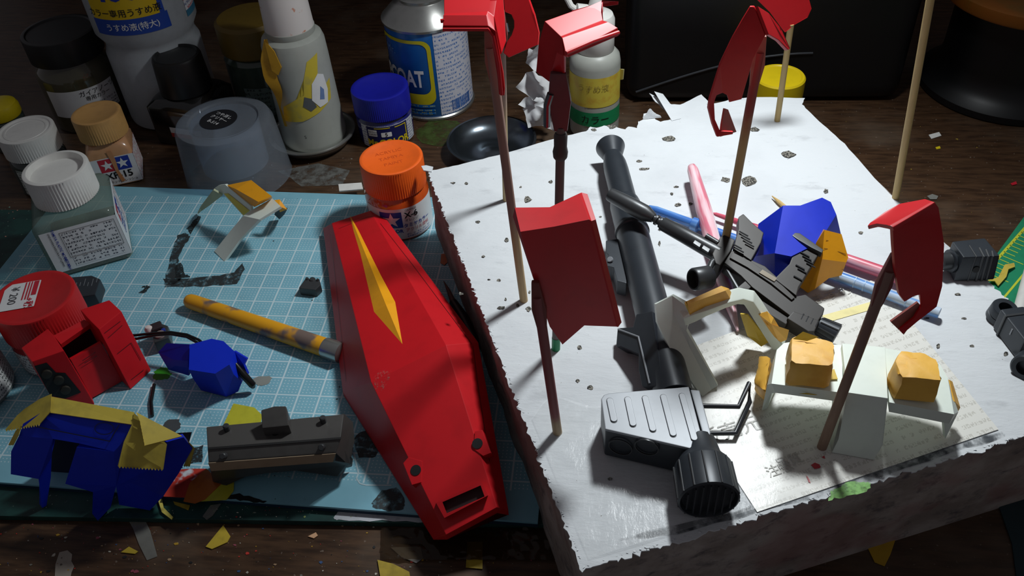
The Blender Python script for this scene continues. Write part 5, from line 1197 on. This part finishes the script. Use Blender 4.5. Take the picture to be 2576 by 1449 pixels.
# --- two hooked leg guards
def hooked(lab, main, lip, hook, faces):
    t = thing('armour_part', lab, 'model part', atD(*main[0]))
    th = .12
    mesh('guard_face', G().shell([atD(*p) for p in main], faces, th), RED, t, bevel=.03)
    mesh('guard_top', G().shell([atD(*p) for p in lip], [list(range(len(lip)))], th), RED, t, bevel=.03)
    mesh('guard_hook', G().shell([atD(*p) for p in hook[0]], hook[1], .08), mk('dusty_red', 'a8625c', .5), t, angle=15)
    return t
hooked('red hooked leg guard beside the yellow lidded jar',
       [(1887, 17, 28.4), (1898, 17, 28.5), (1926, 89, 28.8), (1895, 150, 29.7), (1874, 222, 30.7), (1866, 250, 31.1), (1834, 258, 31.2), (1829, 240, 31.0), (1818, 234, 30.9), (1803, 240, 30.9), (1797, 258, 31.1), (1799, 300, 31.6), (1812, 330, 31.9), (1845, 332, 31.9), (1844, 338, 32.0), (1804, 345, 32.0), (1793, 312, 31.6), (1783, 274, 31.2), (1786, 252, 30.9), (1811, 163, 30.0), (1840, 97, 29.3), (1866, 52, 28.7)],
       [(1898, 17, 28.5), (1925, 34, 29.0), (1958, 73, 29.6), (1980, 124, 30.3), (1974, 128, 30.3), (1950, 103, 29.5), (1926, 89, 28.8)],
       ([(1819, 272, 31.6), (1827, 275, 32.0), (1848, 331, 32.6), (1808, 343, 32.1), (1812, 312, 31.9)], [(0, 1, 2, 3, 4)]),
       [(0, 1, 2, 20, 21), (20, 2, 3, 19), (19, 3, 4, 8), (19, 8, 9, 18), (4, 5, 6, 7, 8), (18, 9, 10, 17), (17, 10, 11, 16), (16, 11, 12, 15), (12, 13, 14, 15)])
hooked('red hooked leg guard in front of the dark grey boxy joint',
       [(2246, 571, 24.2), (2300, 540, 24.6), (2352, 508, 25.0), (2362, 522, 25.1), (2368, 560, 25.4), (2376, 615, 25.9), (2371, 720, 27.0), (2357, 772, 27.5), (2310, 808, 27.8), (2271, 841, 28.0), (2262, 830, 28.0), (2300, 800, 27.7), (2318, 770, 27.5), (2314, 742, 27.1), (2300, 745, 27.0), (2276, 760, 27.0), (2262, 741, 26.7), (2252, 680, 25.8), (2248, 619, 24.9)],
       [(2246, 571, 24.2), (2230, 563, 24.5), (2205, 562, 25.1), (2182, 568, 25.6), (2188, 560, 25.7), (2225, 533, 25.8), (2262, 512, 25.9), (2327, 500, 25.6), (2352, 508, 25.0)],
       ([(2306, 757, 27.5), (2318, 770, 27.8), (2300, 798, 28.0), (2271, 838, 28.3), (2238, 806, 28.1)], [(0, 1, 2, 3, 4)]),
       [(0, 1, 4, 18), (1, 2, 3, 4), (18, 4, 5, 17), (17, 5, 6, 13), (17, 13, 14, 16), (14, 15, 16), (13, 6, 7, 12), (12, 7, 8, 11), (11, 8, 9, 10)])
t, vs = armour('armour_part', 'dark red rounded plate cut by the top of the picture', [(1900, -60, 40.3), (2030, -60, 40.8), (2036, 0, 41.3), (2042, 22, 41.6), (2032, 44, 41.8), (2000, 62, 42.0), (1975, 82, 42.1), (1938, 32, 41.6), (1905, 0, 41.1)], [list(range(9))], .14)

# ================================================================== things on the blue mat
# --- white and yellow visor part
vp = thing('model_part', 'white and orange model arch standing on the blue mat', 'model part', at(610, 590, 0))
F_, H_, I_ = at(581, 579, 1.15), at(539, 632, .05), at(564, 657, .02); G_ = Pl(F_, H_, I_).hit(606, 600)
A_ = at(612, 543, 2.05); E_ = Pl(A_, F_, G_).hit(652, 552); C_ = at(685, 499, 2.65); p1_ = Pl(A_, E_, C_); B_, D_ = p1_.hit(632, 529), p1_.hit(706, 519)
mesh('arm', G().shell([A_, B_, C_, D_, E_, F_, G_, H_, I_], [(1, 2, 3, 4, 0), (0, 4, 6, 5), (5, 6, 8, 7)], .14, inward=at(660, 600, 0)), WGREEN, vp, angle=12)
pb_ = Pl(at(566, 464, 2.75), B_, at(560, 487, 2.1))
mesh('beam', G().shell([pb_.hit(x, y) for x, y in ((540, 473), (550, 466), (566, 464), (630, 518), (632, 529), (612, 543), (561, 487))], [tuple(range(7))], .14, inward=at(600, 560, 0)), WGREEN, vp, angle=12)
mesh('yellow_edge', G().prism([pb_.hit(x, y, .02) for x, y in ((564, 487), (574, 487), (628, 530), (613, 541))], pb_.n * .02), mk('sprayed_yellow', 'e6d24a', .5), vp)
mesh('side_leg', G().shell([at(*p) for p in ((539, 474, 2.5), (561, 487, 2.05), (530, 512, 1.2), (508, 526, .4), (497, 534, .1), (505, 518, .8))], [(0, 1, 2), (0, 2, 3, 5), (3, 4, 5)], .12), mk('sprayed_leg', 'b9bf9c', .5), vp)
ob = [at(594, 476, 2.95), at(632, 453, 3.25), at(684, 494, 3.2)]; po = Pl(*ob); o3 = po.hit(650, 508)
mesh('orange_block', G().add(ob + [o3, at(640, 521, 2.45), at(570, 466, 2.7), at(599, 463, 2.75), at(684, 499, 2.65)], [(0, 1, 2, 3), (0, 3, 4, 5), (3, 2, 7, 4), (5, 6, 1, 0), (1, 6, 7, 2)]), YEL, vp, angle=12)
mesh('back_tab', G().shell([at(*p) for p in ((690, 505, 2.2), (704, 503, 2.2), (722, 527, 1.7), (704, 534, 1.5), (702, 519, 2.0))], [(0, 1, 2, 3, 4)], .12), YEL, vp)
mesh('back_leg', G().shell([at(*p) for p in ((698, 530, 1.5), (722, 528, 1.6), (715, 540, .9), (703, 552, .1), (690, 540, .5))], [(0, 1, 2, 3, 4)], .12), mk('shaded_leg', '3a444a', .6), vp)  # darker than the white arm: the leg's shade is put into its colour
# --- yellow tool handle
h0, h1 = at(480, 758, .46), at(858, 888, .46)
hd = (h1 - h0).normalized(); HL = (h1 - h0).length
th_ = thing('tool_handle', 'yellow tool handle with grey paint smudges running under the shield', 'tool', (h0 + h1) / 2)
mesh('handle', G().lathe(h0, [(.02, -.34), (.16, -.31), (.28, -.22), (.36, -.06), (.38, .15), (.42, HL * .5), (.46, HL)], 36, axis=hd), mk('smudged_yellow', 'dc9c18', .45, col2='6f5f58', vscale=.55, amount=(.56, .66)), th_, angle=60)
mesh('ferrule', G().lathe(h1 - hd * .9, [(.47, 0), (.49, .1), (.49, .9), (.3, 1.0)], 32, axis=hd), STEEL, th_)
# --- small dark bump block
fr = Fr(at(783, 735, 0), (1, -.12, 0))
sb = thing('model_part', 'tiny dark grey block with knobbly top by the shield', 'model part', at(783, 735, 0))
mesh('block_body', G().prism([(-.46, -.3, 0), (.46, -.3, 0), (.58, .1, 0), (.4, .42, 0), (-.4, .42, 0)], (0, 0, .5), fr), GUN, sb, bevel=.07)
for x, r in ((-.28, .1), (.0, .17), (.3, .09)): mesh('knob', G().lathe(fr((x, .4, .25)), [(r, -.2), (r, .25), (r * .7, .32), (.01, .33)], 16, axis=(0, 0, 1)), GUN, sb)
# --- little grey piece dabbed with paint
fr = rotz(at(412, 865, 0), 35)
gp_ = thing('model_part', 'tiny grey piece dabbed with white paint between red and blue parts', 'model part', fr.o)
mesh('grey_body', G().prism([(-.35, -.55, 0), (.35, -.6, 0), (.5, .3, 0), (.2, .7, 0), (-.3, .65, 0)], (0, 0, .75), fr), GUN, gp_, bevel=.1)
mesh('dark_pad', G().box((0, .35, .85), (.55, .5, .22), fr), mk('dark_purple', '2c2024', .6), gp_, bevel=.08)
mesh('white_dab', G().lathe(fr((-.35, .35, .85)), [(.01, .22), (.12, .2), (.2, .08), (.2, -.05), (.1, -.1)], 16), mk('dab_white', 'd8ccc8', .5, col2='b04a58', vscale=3, amount=(.6, .66)), gp_)
mesh('pink_dab', G().lathe(fr((.02, -.2, .76)), [(.26, -.05), (.24, .08), (.01, .12)], 14), mk('dusty_pink', '9a827c', .6), gp_)
mesh('blue_dab', G().lathe(fr((.24, .02, .78)), [(.1, -.05), (.1, .06), (.01, .07)], 12), mk('navy_dab', '24368a', .5), gp_)
# --- black cable and blue helmet-like part
bl = thing('model_part', 'blue facetted model part with black cable loops', 'model part', at(530, 970, 0))
q = {k: at(*p) for k, p in dict(a=(477, 867, 2.0), b=(532, 852, 2.2), c=(562, 858, 2.1), d=(590, 884, 1.8), e=(577, 917, 1.9), f=(541, 940, 1.95), g=(475, 930, 1.7), h=(588, 942, 1.3), i=(609, 961, .6), j=(599, 985, .15), k=(569, 998, .05), l=(506, 982, .1), m=(486, 953, .9)).items()}
k_ = list(q)
g = G().add([q[x] for x in k_], [[k_.index(x) for x in f] for f in (('a', 'b', 'c', 'd', 'e', 'f', 'g'), ('f', 'e', 'h', 'k'), ('g', 'f', 'k', 'l', 'm'), ('e', 'd', 'i', 'h'), ('h', 'i', 'j', 'k'))])
bk = [Vector((p.x, p.y, .05)) for p in (q['a'], q['b'], q['c'], q['d'])]
g.add([q['a'], q['b'], q['c'], q['d']] + bk, [(0, 1, 5, 4), (1, 2, 6, 5), (2, 3, 7, 6)]); g.add([q['d'], q['i'], bk[3]], [(0, 1, 2)]); g.add([q['a'], q['g'], q['m'], q['l'], bk[0]], [(0, 1, 2, 3, 4)])
mesh('hull', g, BLUE, bl, angle=10, weld=.001)
q = [at(*p) for p in ((419, 863, 1.6), (477, 866, 1.9), (473, 908, 1.5), (437, 905, 1.2), (398, 886, 1.1), (424, 930, .3), (475, 945, .4), (440, 920, .9), (473, 925, 1.2))]
mesh('side_pod', G().shell(q, [(0, 1, 2, 3, 4), (4, 3, 7, 5), (7, 8, 6, 5), (2, 8, 7, 3)], .12, inward=at(450, 900, 0)), BLUE, bl, angle=15)
q = [at(*p) for p in ((589, 883, 1.75), (621, 902, 1.5), (613, 918, 1.3), (623, 942, .8), (616, 950, .6), (594, 915, 1.2))]
mesh('flange', G().shell(q, [(0, 1, 2, 5), (5, 2, 3, 4)], .12, inward=at(590, 950, 0)), BLUE, bl, angle=15)
CAB = mk('black_rubber', '0e0f11', .3)
mesh('plug', G().tube([at(592, 915, 1.4), at(612, 942, 1.0), at(635, 968, .45), at(637, 974, .3)], [.1, .17, .17, .1], 14), CAB, bl)
for dy, z in ((0, 1.3), (9, 1.15)):
    mesh('cable', G().tube([at(*p) for p in ((300, 846 + dy, 1.2), (345, 843 + dy, 1.3), (390, 838 + dy * .6, 1.5), (430, 836 + dy * .5, 1.6), (470, 842 + dy * .6, 1.6), (500, 855 + dy, 1.6), (520, 872 + dy, 1.5))], .065, 10), CAB, bl)
# --- red chest part
rc = thing('model_part', 'open red model chest part with two wings and a dark cavity', 'model part', at(220, 980, 0))
def up(base, topz): return Vector((base.x, base.y, topz))
HZ = 3.25
rb = [at(328, 979, .05), at(380, 931, .05)]; rt = [at(249, 829, HZ), at(306, 783, HZ)]
q = [rt[0], rt[1], rb[1], rb[0], at(275, 754, HZ + .25), at(201, 779, HZ + .2), at(223, 803, HZ + .1), at(307, 958, .2)]
back1 = [q[5] + Vector((0, 0, -3.2)), q[4] + Vector((0, 0, -3.2))]
mesh('chest_wing', G().add(q[:7] + [q[7]] + back1, [(0, 1, 2, 3), (0, 6, 5, 4, 1), (0, 3, 7, 6), (6, 7, 8, 5), (1, 4, 9, 2), (5, 8, 9, 4)]), RED, rc, bevel=.05, angle=20)
lb = [at(124, 990, .05), at(238, 1017, .05)]
q = [at(80, 910, 3.0), at(161, 882, 3.05), at(238, 1017, .05), at(160, 1040, .05), at(120, 826, 3.2), at(53, 875, 3.1), at(134, 842, 3.15), at(232, 1000, .2)]
mesh('chest_wing', G().add(q + [q[5] + Vector((0, 0, -3)), q[4] + Vector((0, 0, -3))], [(0, 1, 2, 3), (0, 5, 4, 6, 1), (1, 6, 7, 2), (0, 3, 8, 5), (4, 5, 8, 9), (6, 4, 9, 7)]), RED, rc, bevel=.05, angle=20)
q = [at(*p) for p in ((178, 905, 2.3), (254, 862, 2.3), (307, 959, .1), (232, 1001, .1))]
mesh('chest_panel', G().shell(q, [(0, 1, 2, 3)], .2), RED, rc)
q = [at(*p) for p in ((135, 844, 3.1), (212, 804, 3.1), (228, 814, 2.95), (153, 866, 2.95))]
mesh('cross_bar', G().shell(q, [(0, 1, 2, 3)], .3), RED, rc)
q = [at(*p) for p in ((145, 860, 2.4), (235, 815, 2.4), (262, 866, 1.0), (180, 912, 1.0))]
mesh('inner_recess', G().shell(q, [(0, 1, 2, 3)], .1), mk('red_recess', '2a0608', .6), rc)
PC = Pl(at(80, 910, 3.0), at(161, 882, 3.05), at(238, 1017, .05))
cv = mesh('cavity', G().add([PC.hit(x, y, .015) for x, y in ((86, 921), (117, 912), (141, 937), (164, 938), (204, 987), (164, 1003), (127, 996))], [list(range(7))]), DARK, rc, recalc=False)
for x, y in ((118, 940), (148, 955), (165, 980)): mesh('cavity_stud', G().lathe(PC.hit(x, y, .0), [(.22, 0), (.2, .12), (.01, .14)], 12, axis=PC.n), mk('dim_gunmetal', '35322c', .5, .4), cv)
PW = Pl(rt[0], rt[1], rb[0])
for pixl in (((263, 838), (303, 808)), ((272, 850), (308, 818)), ((295, 890), (330, 862)), ((330, 955), (362, 930)), ((330, 862), (355, 905))):
    mesh('panel_line', strip([PW.hit(*p, .02) for p in pixl], .015, PW.n), REDD, rc, recalc=False)
PW3 = Pl(at(178, 905, 2.3), at(254, 862, 2.3), at(232, 1001, .1))
for pixl in (((207, 908), (240, 886)), ((212, 914), (244, 895))): mesh('panel_line', strip([PW3.hit(*p, .14) for p in pixl], .02, PW3.n), REDD, rc, recalc=False)
PW2 = Pl(q[0], q[1], q[3])
# --- taped blue body part
bt = thing('model_part', 'large blue model part half wrapped in toothed yellow tape', 'model part', at(220, 1250, 0))
def Q(*l): return [at(*p) for p in l]
top = Q((126, 1038, 3.9), (333, 1070, 3.9), (314, 1106, 3.6), (287, 1136, 3.2), (198, 1115, 3.2), (133, 1104, 3.2), (48, 1096, 3.2), (58, 1066, 3.6), (100, 1040, 3.9))
mesh('top_shell', G().shell(top, [(0, 1, 2, 3, 4, 5, 6, 7, 8)], .2, inward=at(200, 1150, 0)), BLUE, bt, angle=15)
q = Q((48, 1096, 3.2), (133, 1104, 3.2), (130, 1150, 2.2), (97, 1205, 1.5), (27, 1193, 1.5), (28, 1136, 2.6), (106, 1278, -.2), (117, 1272, -.2), (128, 1200, 1.2), (40, 1245, .2), (62, 1268, -.2))
mesh('front_pillar', G().shell(q, [(0, 1, 2, 3, 4, 5), (3, 2, 8, 7, 6)], .25, inward=at(90, 1190, -3)), BLUE, bt, angle=15)
q = Q((193, 1125, 3.1), (287, 1136, 3.2), (292, 1222, 1.2), (234, 1238, 1.2), (164, 1217, 1.4), (278, 1277, -.1), (246, 1310, -.3), (232, 1292, -.2))
mesh('front_pillar', G().shell(q, [(0, 1, 2, 3, 4), (3, 2, 5, 6, 7)], .25, inward=at(240, 1200, -3)), BLUE, bt, angle=15)
q = Q((287, 1136, 3.2), (314, 1106, 3.6), (333, 1070, 3.9), (420, 1112, 3.2), (462, 1100, 3.0), (484, 1128, 2.4), (450, 1190, 1.2), (411, 1248, .3), (377, 1284, -.2), (300, 1270, 0), (292, 1222, 1.2), (330, 1215, 1.5), (400, 1170, 2.2))
mesh('side_shell', G().shell(q, [(0, 1, 2, 3, 12, 11, 10), (3, 4, 5, 6, 12), (12, 6, 7, 11), (11, 7, 8, 9, 10)], .2, inward=at(360, 1180, -2)), BLUE, bt, angle=15)
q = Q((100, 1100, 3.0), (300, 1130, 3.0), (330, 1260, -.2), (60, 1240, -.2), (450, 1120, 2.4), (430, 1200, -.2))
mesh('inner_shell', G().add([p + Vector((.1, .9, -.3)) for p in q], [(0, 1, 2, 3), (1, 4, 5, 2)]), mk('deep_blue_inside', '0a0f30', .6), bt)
PTp = Pl(top[0], top[1], top[3])
mesh('panel_line', strip([PTp.hit(*p, .12) for p in ((90, 1073), (276, 1110), (300, 1068))], .02, PTp.n), mk('blue_groove', '060c38', .5), bt, recalc=False)
cir = [PTp.hit(262 + 24 * math.cos(a * PI / 8), 1078 + 15 * math.sin(a * PI / 8), .12) for a in range(17)]
mesh('panel_line', strip(cir, .015, PTp.n), MATS['blue_groove'], bt, recalc=False)
def toothed(pts_px, z, i0, n=14, amp=5):
    """tape outline whose edge i0 -> i0+1 is pinked"""
    out = []
    for i, p in enumerate(pts_px):
        out.append(p)
        if i == i0:
            qn = pts_px[(i + 1) % len(pts_px)]
            for k in range(1, 2 * n):
                f = k / (2 * n); out.append((p[0] + (qn[0] - p[0]) * f, p[1] + (qn[1] - p[1]) * f + (amp if k % 2 else 0), p[2] + (qn[2] - p[2]) * f))
    return [at(*p) for p in out]
TY = mk('dull_yellow_tape', 'c9b448', .6, col2='b3a044', vscale=1.2, bump=.2, bscale=4)
def tape(name, pts, par=bt, m=TY): g = G().prism(pts, (0, 0, .03)); return mesh(name, g, m, par)
tape('masking_tape', Q((126, 998, 4.1), (338, 1038, 4.1), (334, 1069, 4.0), (126, 1039, 4.0)))
tape('masking_tape', toothed([(130, 992, 4.2), (128, 1036, 4.1), (101, 1067, 3.7), (14, 1082, 3.2), (45, 1045, 3.6), (62, 1030, 3.8), (100, 1005, 4.1)], 0, 2))
tape('masking_tape', Q((56, 1070, 3.5), (48, 1094, 3.3), (34, 1120, 2.9), (22, 1120, 2.8), (40, 1085, 3.2)))
tape('masking_tape', toothed([(338, 1040, 4.15), (420, 1118, 3.4), (411, 1180, 2.5), (297, 1173, 2.9), (312, 1113, 3.6), (332, 1070, 4.0)], 0, 2))
tape('masking_tape', toothed([(343, 1038, 4.3), (459, 1098, 3.4), (365, 1122, 3.6), (353, 1062, 4.2)], 0, 2, 7, 4))
tape('masking_tape', toothed([(462, 1098, 3.1), (490, 1128, 2.4), (478, 1172, 1.4), (462, 1172, 1.4), (484, 1128, 2.3)], 0, 2, 3, 3))
# --- black boxy pack
PACK = mk('pack_grey', '4b4947', .42, .1, var=.12)
bx_ = thing('model_part', 'black boxy backpack part with four studs and a beige stripe', 'model part', at(700, 1150, 0))
ZX = 2.3
tp4 = Q((518, 1073, ZX), (866, 1041, ZX), (888, 1062, ZX - .1), (858, 1103, ZX), (523, 1129, ZX))
low4 = Q((523, 1163, ZX - .35), (845, 1139, ZX - .35), (838, 1162, ZX - .8), (531, 1185, ZX - .8), (875, 1168, .9), (852, 1199, .25), (744, 1184, .45), (629, 1194, .4), (568, 1222, .05), (534, 1211, .1), (517, 1177, 1.2))
body = G().add([tp4[0], tp4[1], tp4[3], tp4[4], low4[0], low4[1]], [(0, 1, 2, 3), (3, 2, 5, 4)])
b0 = [tp4[0], tp4[1], low4[5], low4[8]]
mesh('pack_body', G().add([tp4[0], tp4[1], tp4[3], tp4[4], low4[0], low4[1], low4[2], low4[3], Vector((tp4[0].x, tp4[0].y, .1)), Vector((tp4[1].x, tp4[1].y, .1)), low4[4], low4[5], low4[6], low4[7], low4[8], low4[9]],
     [(0, 1, 2, 3), (3, 2, 5, 4), (4, 5, 6, 7), (7, 6, 10, 11, 12, 13, 14, 15), (0, 3, 4, 7, 15, 8), (1, 9, 11, 10, 6, 5, 2), (0, 8, 9, 1)]), PACK, bx_, bevel=.07, angle=25)
mesh('end_cover', G().shell([tp4[1], tp4[2], at(892, 1110, 1.6), low4[4], low4[1], tp4[3]], [(0, 1, 2, 3, 4, 5)], .12, inward=at(800, 1120, 0)), PACK, bx_)
PS = Pl(low4[0], low4[1], low4[3]); mesh('beige_stripe', G().prism([PS.hit(x, y, .02) for x, y in ((524, 1164), (845, 1140), (838, 1161), (532, 1184))], PS.n * .03), mk('beige_paint', '9a866e', .6), bx_)
PXT = Pl(tp4[0], tp4[1], tp4[3]); gr_ = strip([PXT.hit(x, y, .015) for x, y in ((524, 1128), (858, 1102))], .05, PXT.n); mesh('groove', gr_, DARK, bx_, recalc=False)
PX2 = Pl(tp4[4], tp4[3], low4[0])
for pl, x, y in ((PXT, 573, 1083), (PXT, 815, 1063), (PX2, 566, 1146), (PX2, 812, 1124)):
    mesh('stud', G().lathe(pl.hit(x, y, -.05), [(.13, 0), (.13, .3), (.1, .34), (.01, .34)], 18, axis=pl.n), GUN, bx_)
mesh('screw_hole', G().lathe(PXT.hit(693, 1088, .01), [(.16, 0), (.16, .015), (.01, .015)], 20, axis=PXT.n), DARK, bx_)
hb = Q((656, 1031, ZX + .75), (690, 1021, ZX + .85), (720, 1021, ZX + .85), (727, 1070, ZX + .5), (659, 1077, ZX + .45))
mesh('hook_block', G().prism(hb, (0, 0, -.9)), PACK, bx_, bevel=.06)
mesh('side_hook', G().prism(Q((868, 1150, .9), (884, 1148, .9), (882, 1168, .5), (866, 1172, .5)), (0, .1, -.3)), PACK, bx_, bevel=.04)
# --- dark box with fine silver scratches beside the red lid
fr = Fr(at(212, 745, 0), (1, .28, 0))
sbx = thing('model_part', 'small black box with fine silver lines behind the red part', 'model part', fr.o)
mesh('box_body', G().prism([(-.9, -1.0, 0), (1.0, -1.0, 0), (1.05, .2, 0), (.55, .6, 0), (-.9, .75, 0)], (0, 0, .8), fr), BZK, sbx, bevel=.06)
for k in range(9):
    x = -.7 + .2 * k; mesh('silver_line', G().box((x, -.1 + .1 * (k % 3), .81), (.02, .55 if k % 2 else .3, .01), fr), SILV, sbx)
# --- sprue rod, scraps on the mat
def solo(name, lab, cat, g, m, base, group=None, **kw):
    o = mesh(name, g, m, base=base, **kw); return tag(o, lab, cat, group)
solo('sprue_rod', 'thin black plastic rod lying beside the red chest part', 'rod', G().tube([at(388, 967, .1), at(382, 1000, .1), at(380, 1012, .1), at(383, 1046, .1)], .08, 8), CAB, at(384, 1005, 0))
def scrap(lab, pixl, m, z=.02, th=.03, name='paper_scrap', cat='scrap', lift_=0.0):
    pts = [at(x, y, z) for x, y in pixl]; pts = [p + Vector((0, 0, random.uniform(0, lift_))) for p in pts]
    solo(name, lab, cat, G().prism(pts, (0, 0, th)), m, pts[0])
YP = mk('yellow_film', 'c9c534', .5, clear=.15); TD = mk('old_tape', 'b39a2c', .55, col2='9a8424'); FOGT = mk('clear_tape', '8f8f88', .25, clear=.55)
scrap('lemon yellow film scrap behind the black backpack part', ((588, 1016), (640, 1026), (660, 1045), (655, 1072), (560, 1075)), YP)
scrap('yellow film scrap under the stained corner of the blue mat', ((500, 1240), (560, 1195), (590, 1190), (588, 1235), (570, 1258), (500, 1262)), YP, .03)
scrap('orange stained tape scrap at the front of the blue mat', ((462, 1262), (478, 1215), (520, 1180), (540, 1200), (560, 1215), (515, 1258), (490, 1267)), mk('orange_stain', 'b0601c', .4, col2='7a2410', vscale=.8), .05)
scrap('red stained white paper scrap beside the taped blue part', ((412, 1250), (425, 1210), (450, 1182), (480, 1180), (520, 1180), (500, 1230), (470, 1252)), mk('red_stained_paper', 'b5382c', .4, col2='c8d0d4', vscale=.9, amount=(.52, .58)), .02)
scrap('thin curl of pale yellow tape at the foot of the blue part', ((398, 1258), (408, 1256), (412, 1278), (436, 1302), (432, 1308), (408, 1290)), mk('pale_yellow_tape', 'cfc05c', .6), -.25, .06)
scrap('short yellow tape piece on the strip of green mat', ((436, 1262), (478, 1272), (474, 1284), (440, 1270)), TD, -.28)
scrap('frosted tape strip on the green mat', ((510, 1300), (530, 1272), (556, 1268), (535, 1298), (520, 1308)), FOGT, -.28)
scrap('crinkled clear tape strip running off the desk edge', ((318, 1300), (362, 1302), (378, 1335), (396, 1400), (370, 1410), (350, 1370), (335, 1330)), FOGT, -.58, .02)
scrap('dull yellow tape diamond on the bare desk', ((518, 1376), (562, 1322), (580, 1350), (572, 1365), (534, 1382)), TD, -.58)
scrap('tiny yellow tape triangle beside the clear strip', ((305, 1390), (325, 1376), (348, 1388), (340, 1394)), TD, -.58)
scrap('torn white plastic flake near the shield tip', ((983, 1378), (1058, 1376), (1064, 1404), (1048, 1417), (1010, 1402)), mk('grey_white_flake', 'aeb0b0', .5), -.58)
scrap('toothed yellow tape square below the shield tip', ((1176, 1364), (1214, 1364), (1214, 1432), (1172, 1428)), TD, -.57)
scrap('crumpled yellow tape at the bottom picture edge', ((950, 1410), (990, 1420), (1030, 1440), (1035, 1470), (960, 1470)), TD, -.58, .05)
scrap('folded ochre tape hanging under the block edge', ((2165, 1342), (2225, 1318), (2300, 1308), (2290, 1330), (2255, 1350), (2240, 1395), (2225, 1425), (2200, 1415)), mk('ochre_tape_dim', 'b8921c', .55), -.58)
scrap('beige paint puddle dried on the front desk edge', ((138, 1460), (140, 1420), (150, 1390), (170, 1385), (182, 1395), (180, 1412), (187, 1425), (180, 1440), (176, 1460)), mk('beige_puddle', '9a9084', .4), -.6, .02, 'paint_puddle', 'paint')
scrap('small peach paint flake in front of the shield', ((775, 1350), (795, 1340), (800, 1348), (790, 1355)), mk('peach', 'e0b088', .5), -.58)
scrap('white plastic strip at the far edge of the blue mat', ((852, 466), (910, 462), (914, 478), (854, 483)), WHITE_P, .03, .08, 'plastic_strip', 'strip')
scrap('white chip on the dark wood beside the drum', ((2336, 340), (2362, 333), (2368, 342), (2343, 350)), WHITE_P, -.58)
scrap('dab of yellow on the dark wood', ((2353, 371), (2364, 368), (2366, 374), (2356, 376)), mk('yellow_ink', 'e0c81a'), -.58, .02)
scrap('red sliver on the dark wood near the drum', ((2542, 462), (2556, 457), (2558, 464), (2546, 467)), mk('red_sliver', 'c02030', .4), -.58)
scrap('grey paint drop beside the long skewer', ((2332, 494), (2345, 489), (2360, 494), (2356, 502), (2340, 502)), mk('grey_drop', '7a7a74', .5), -.58)
scrap('orange paper scrap in the shadow between shield and block', ((1110, 640), (1128, 638), (1130, 656), (1118, 668), (1108, 662)), mk('rust_scrap', 'a8582a', .5), .02)
# pencil brush lying between shield and block
pb = thing('brush', 'dark pointed brush lying between the shield and the block', 'brush', at(1150, 750, .2))
mesh('bristle', G().tube([at(1116, 707, .3), at(1128, 730, .3), at(1140, 760, .3)], [.02, .09, .15], 12), mk('brown_bristle', '5a3a34', .6), pb)
mesh('handle', G().tube([at(1140, 760, .3), at(1165, 800, .3), at(1200, 870, .3)], [.2, .28, .28], 14), mk('dark_handle', '17151a', .35), pb)
# crinkled clear film along the front desk edge
rr = random.Random(21)
def film(a, b):
    p = at(960 + 440 * a, 1330 + 80 * b, -.55); n1 = noise.noise(Vector((a * 14, b * 4, 1))); return p + Vector((0, 0, .04 + .16 * abs(n1)))
fl = solo('plastic_film', 'crinkled glossy clear film on the desk between shield and block', 'film', G().sheet(film, 60, 14), mk('glossy_film', '3a2e22', .1, clear=.45, tint='d8cbb8'), at(1180, 1370, -.6), recalc=False)
# --- second green mat beyond the block, a white rod and a tape scrap on it
g2 = thing('cutting_mat', 'bright green cutting mat with yellow rulings at the picture edge', 'cutting mat', at(2560, 640, -.5))
mq = Q((2580, 540, -.35), (2470, 690, -.35), (2500, 790, -.35), (2700, 900, -.35), (2760, 640, -.35))
mesh('mat_surface', G().prism(mq, (0, 0, -.25)), mk('bright_green_vinyl', '1c8a62', .5), g2)
YLN = mk('mat_yellow', 'c9cf3a', .5)
a_, b_ = at(2590, 560, -.34), at(2475, 690, -.34); mesh('ruling', strip([a_, b_], .07), YLN, g2, recalc=False)
dv = (b_ - a_).normalized(); nv = Vector((-dv.y, dv.x, 0))
if nv.x < 0: nv = -nv
for k in range(22):
    p = a_ + dv * (.35 * k); mesh('ruling', strip([p, p + nv * (1.1 if k % 5 == 0 else .55)], .025), YLN, g2, recalc=False)
mesh('ruling', strip([a_ + nv * 1.4 + dv * 2, b_ + nv * 1.4 + dv * 6], .05), YLN, g2, recalc=False)
scrap('wrinkled yellow tape scrap on the bright green mat', ((2476, 712), (2510, 700), (2525, 672), (2550, 664), (2552, 674), (2534, 684), (2530, 700), (2510, 722), (2500, 714)), TY, -.3, .05, lift_=.15)
solo('plastic_rod', 'smooth white plastic rod on the bright green mat', 'rod', G().tube([at(2562, 790, -.05), at(2600, 650, -.05)], .28, 16), WHITE_P, at(2575, 730, -.35))
scrap('dark teal cloth at the lower picture corner', ((2500, 1240), (2576, 1205), (2640, 1300), (2640, 1470), (2558, 1470), (2545, 1370)), mk('teal_cloth', '1c3238', .8), -.59, .06, 'cloth', 'cloth')
# green tinge and grey smears on the wood behind
for pixl, m, lab in ((((1040, 330), (1090, 300), (1150, 305), (1180, 330), (1110, 370), (1060, 360)), smudge_mat('green_wood_stain', '3f4f1c', .55, 1.2), 'stain'), (((700, 430), (800, 410), (880, 430), (860, 465), (760, 468)), smudge_mat('grey_wood_stain', '6a6a66', .55, 1.5), 'stain')):
    smear(desk, 'stain', pixl, m, z=-.585)
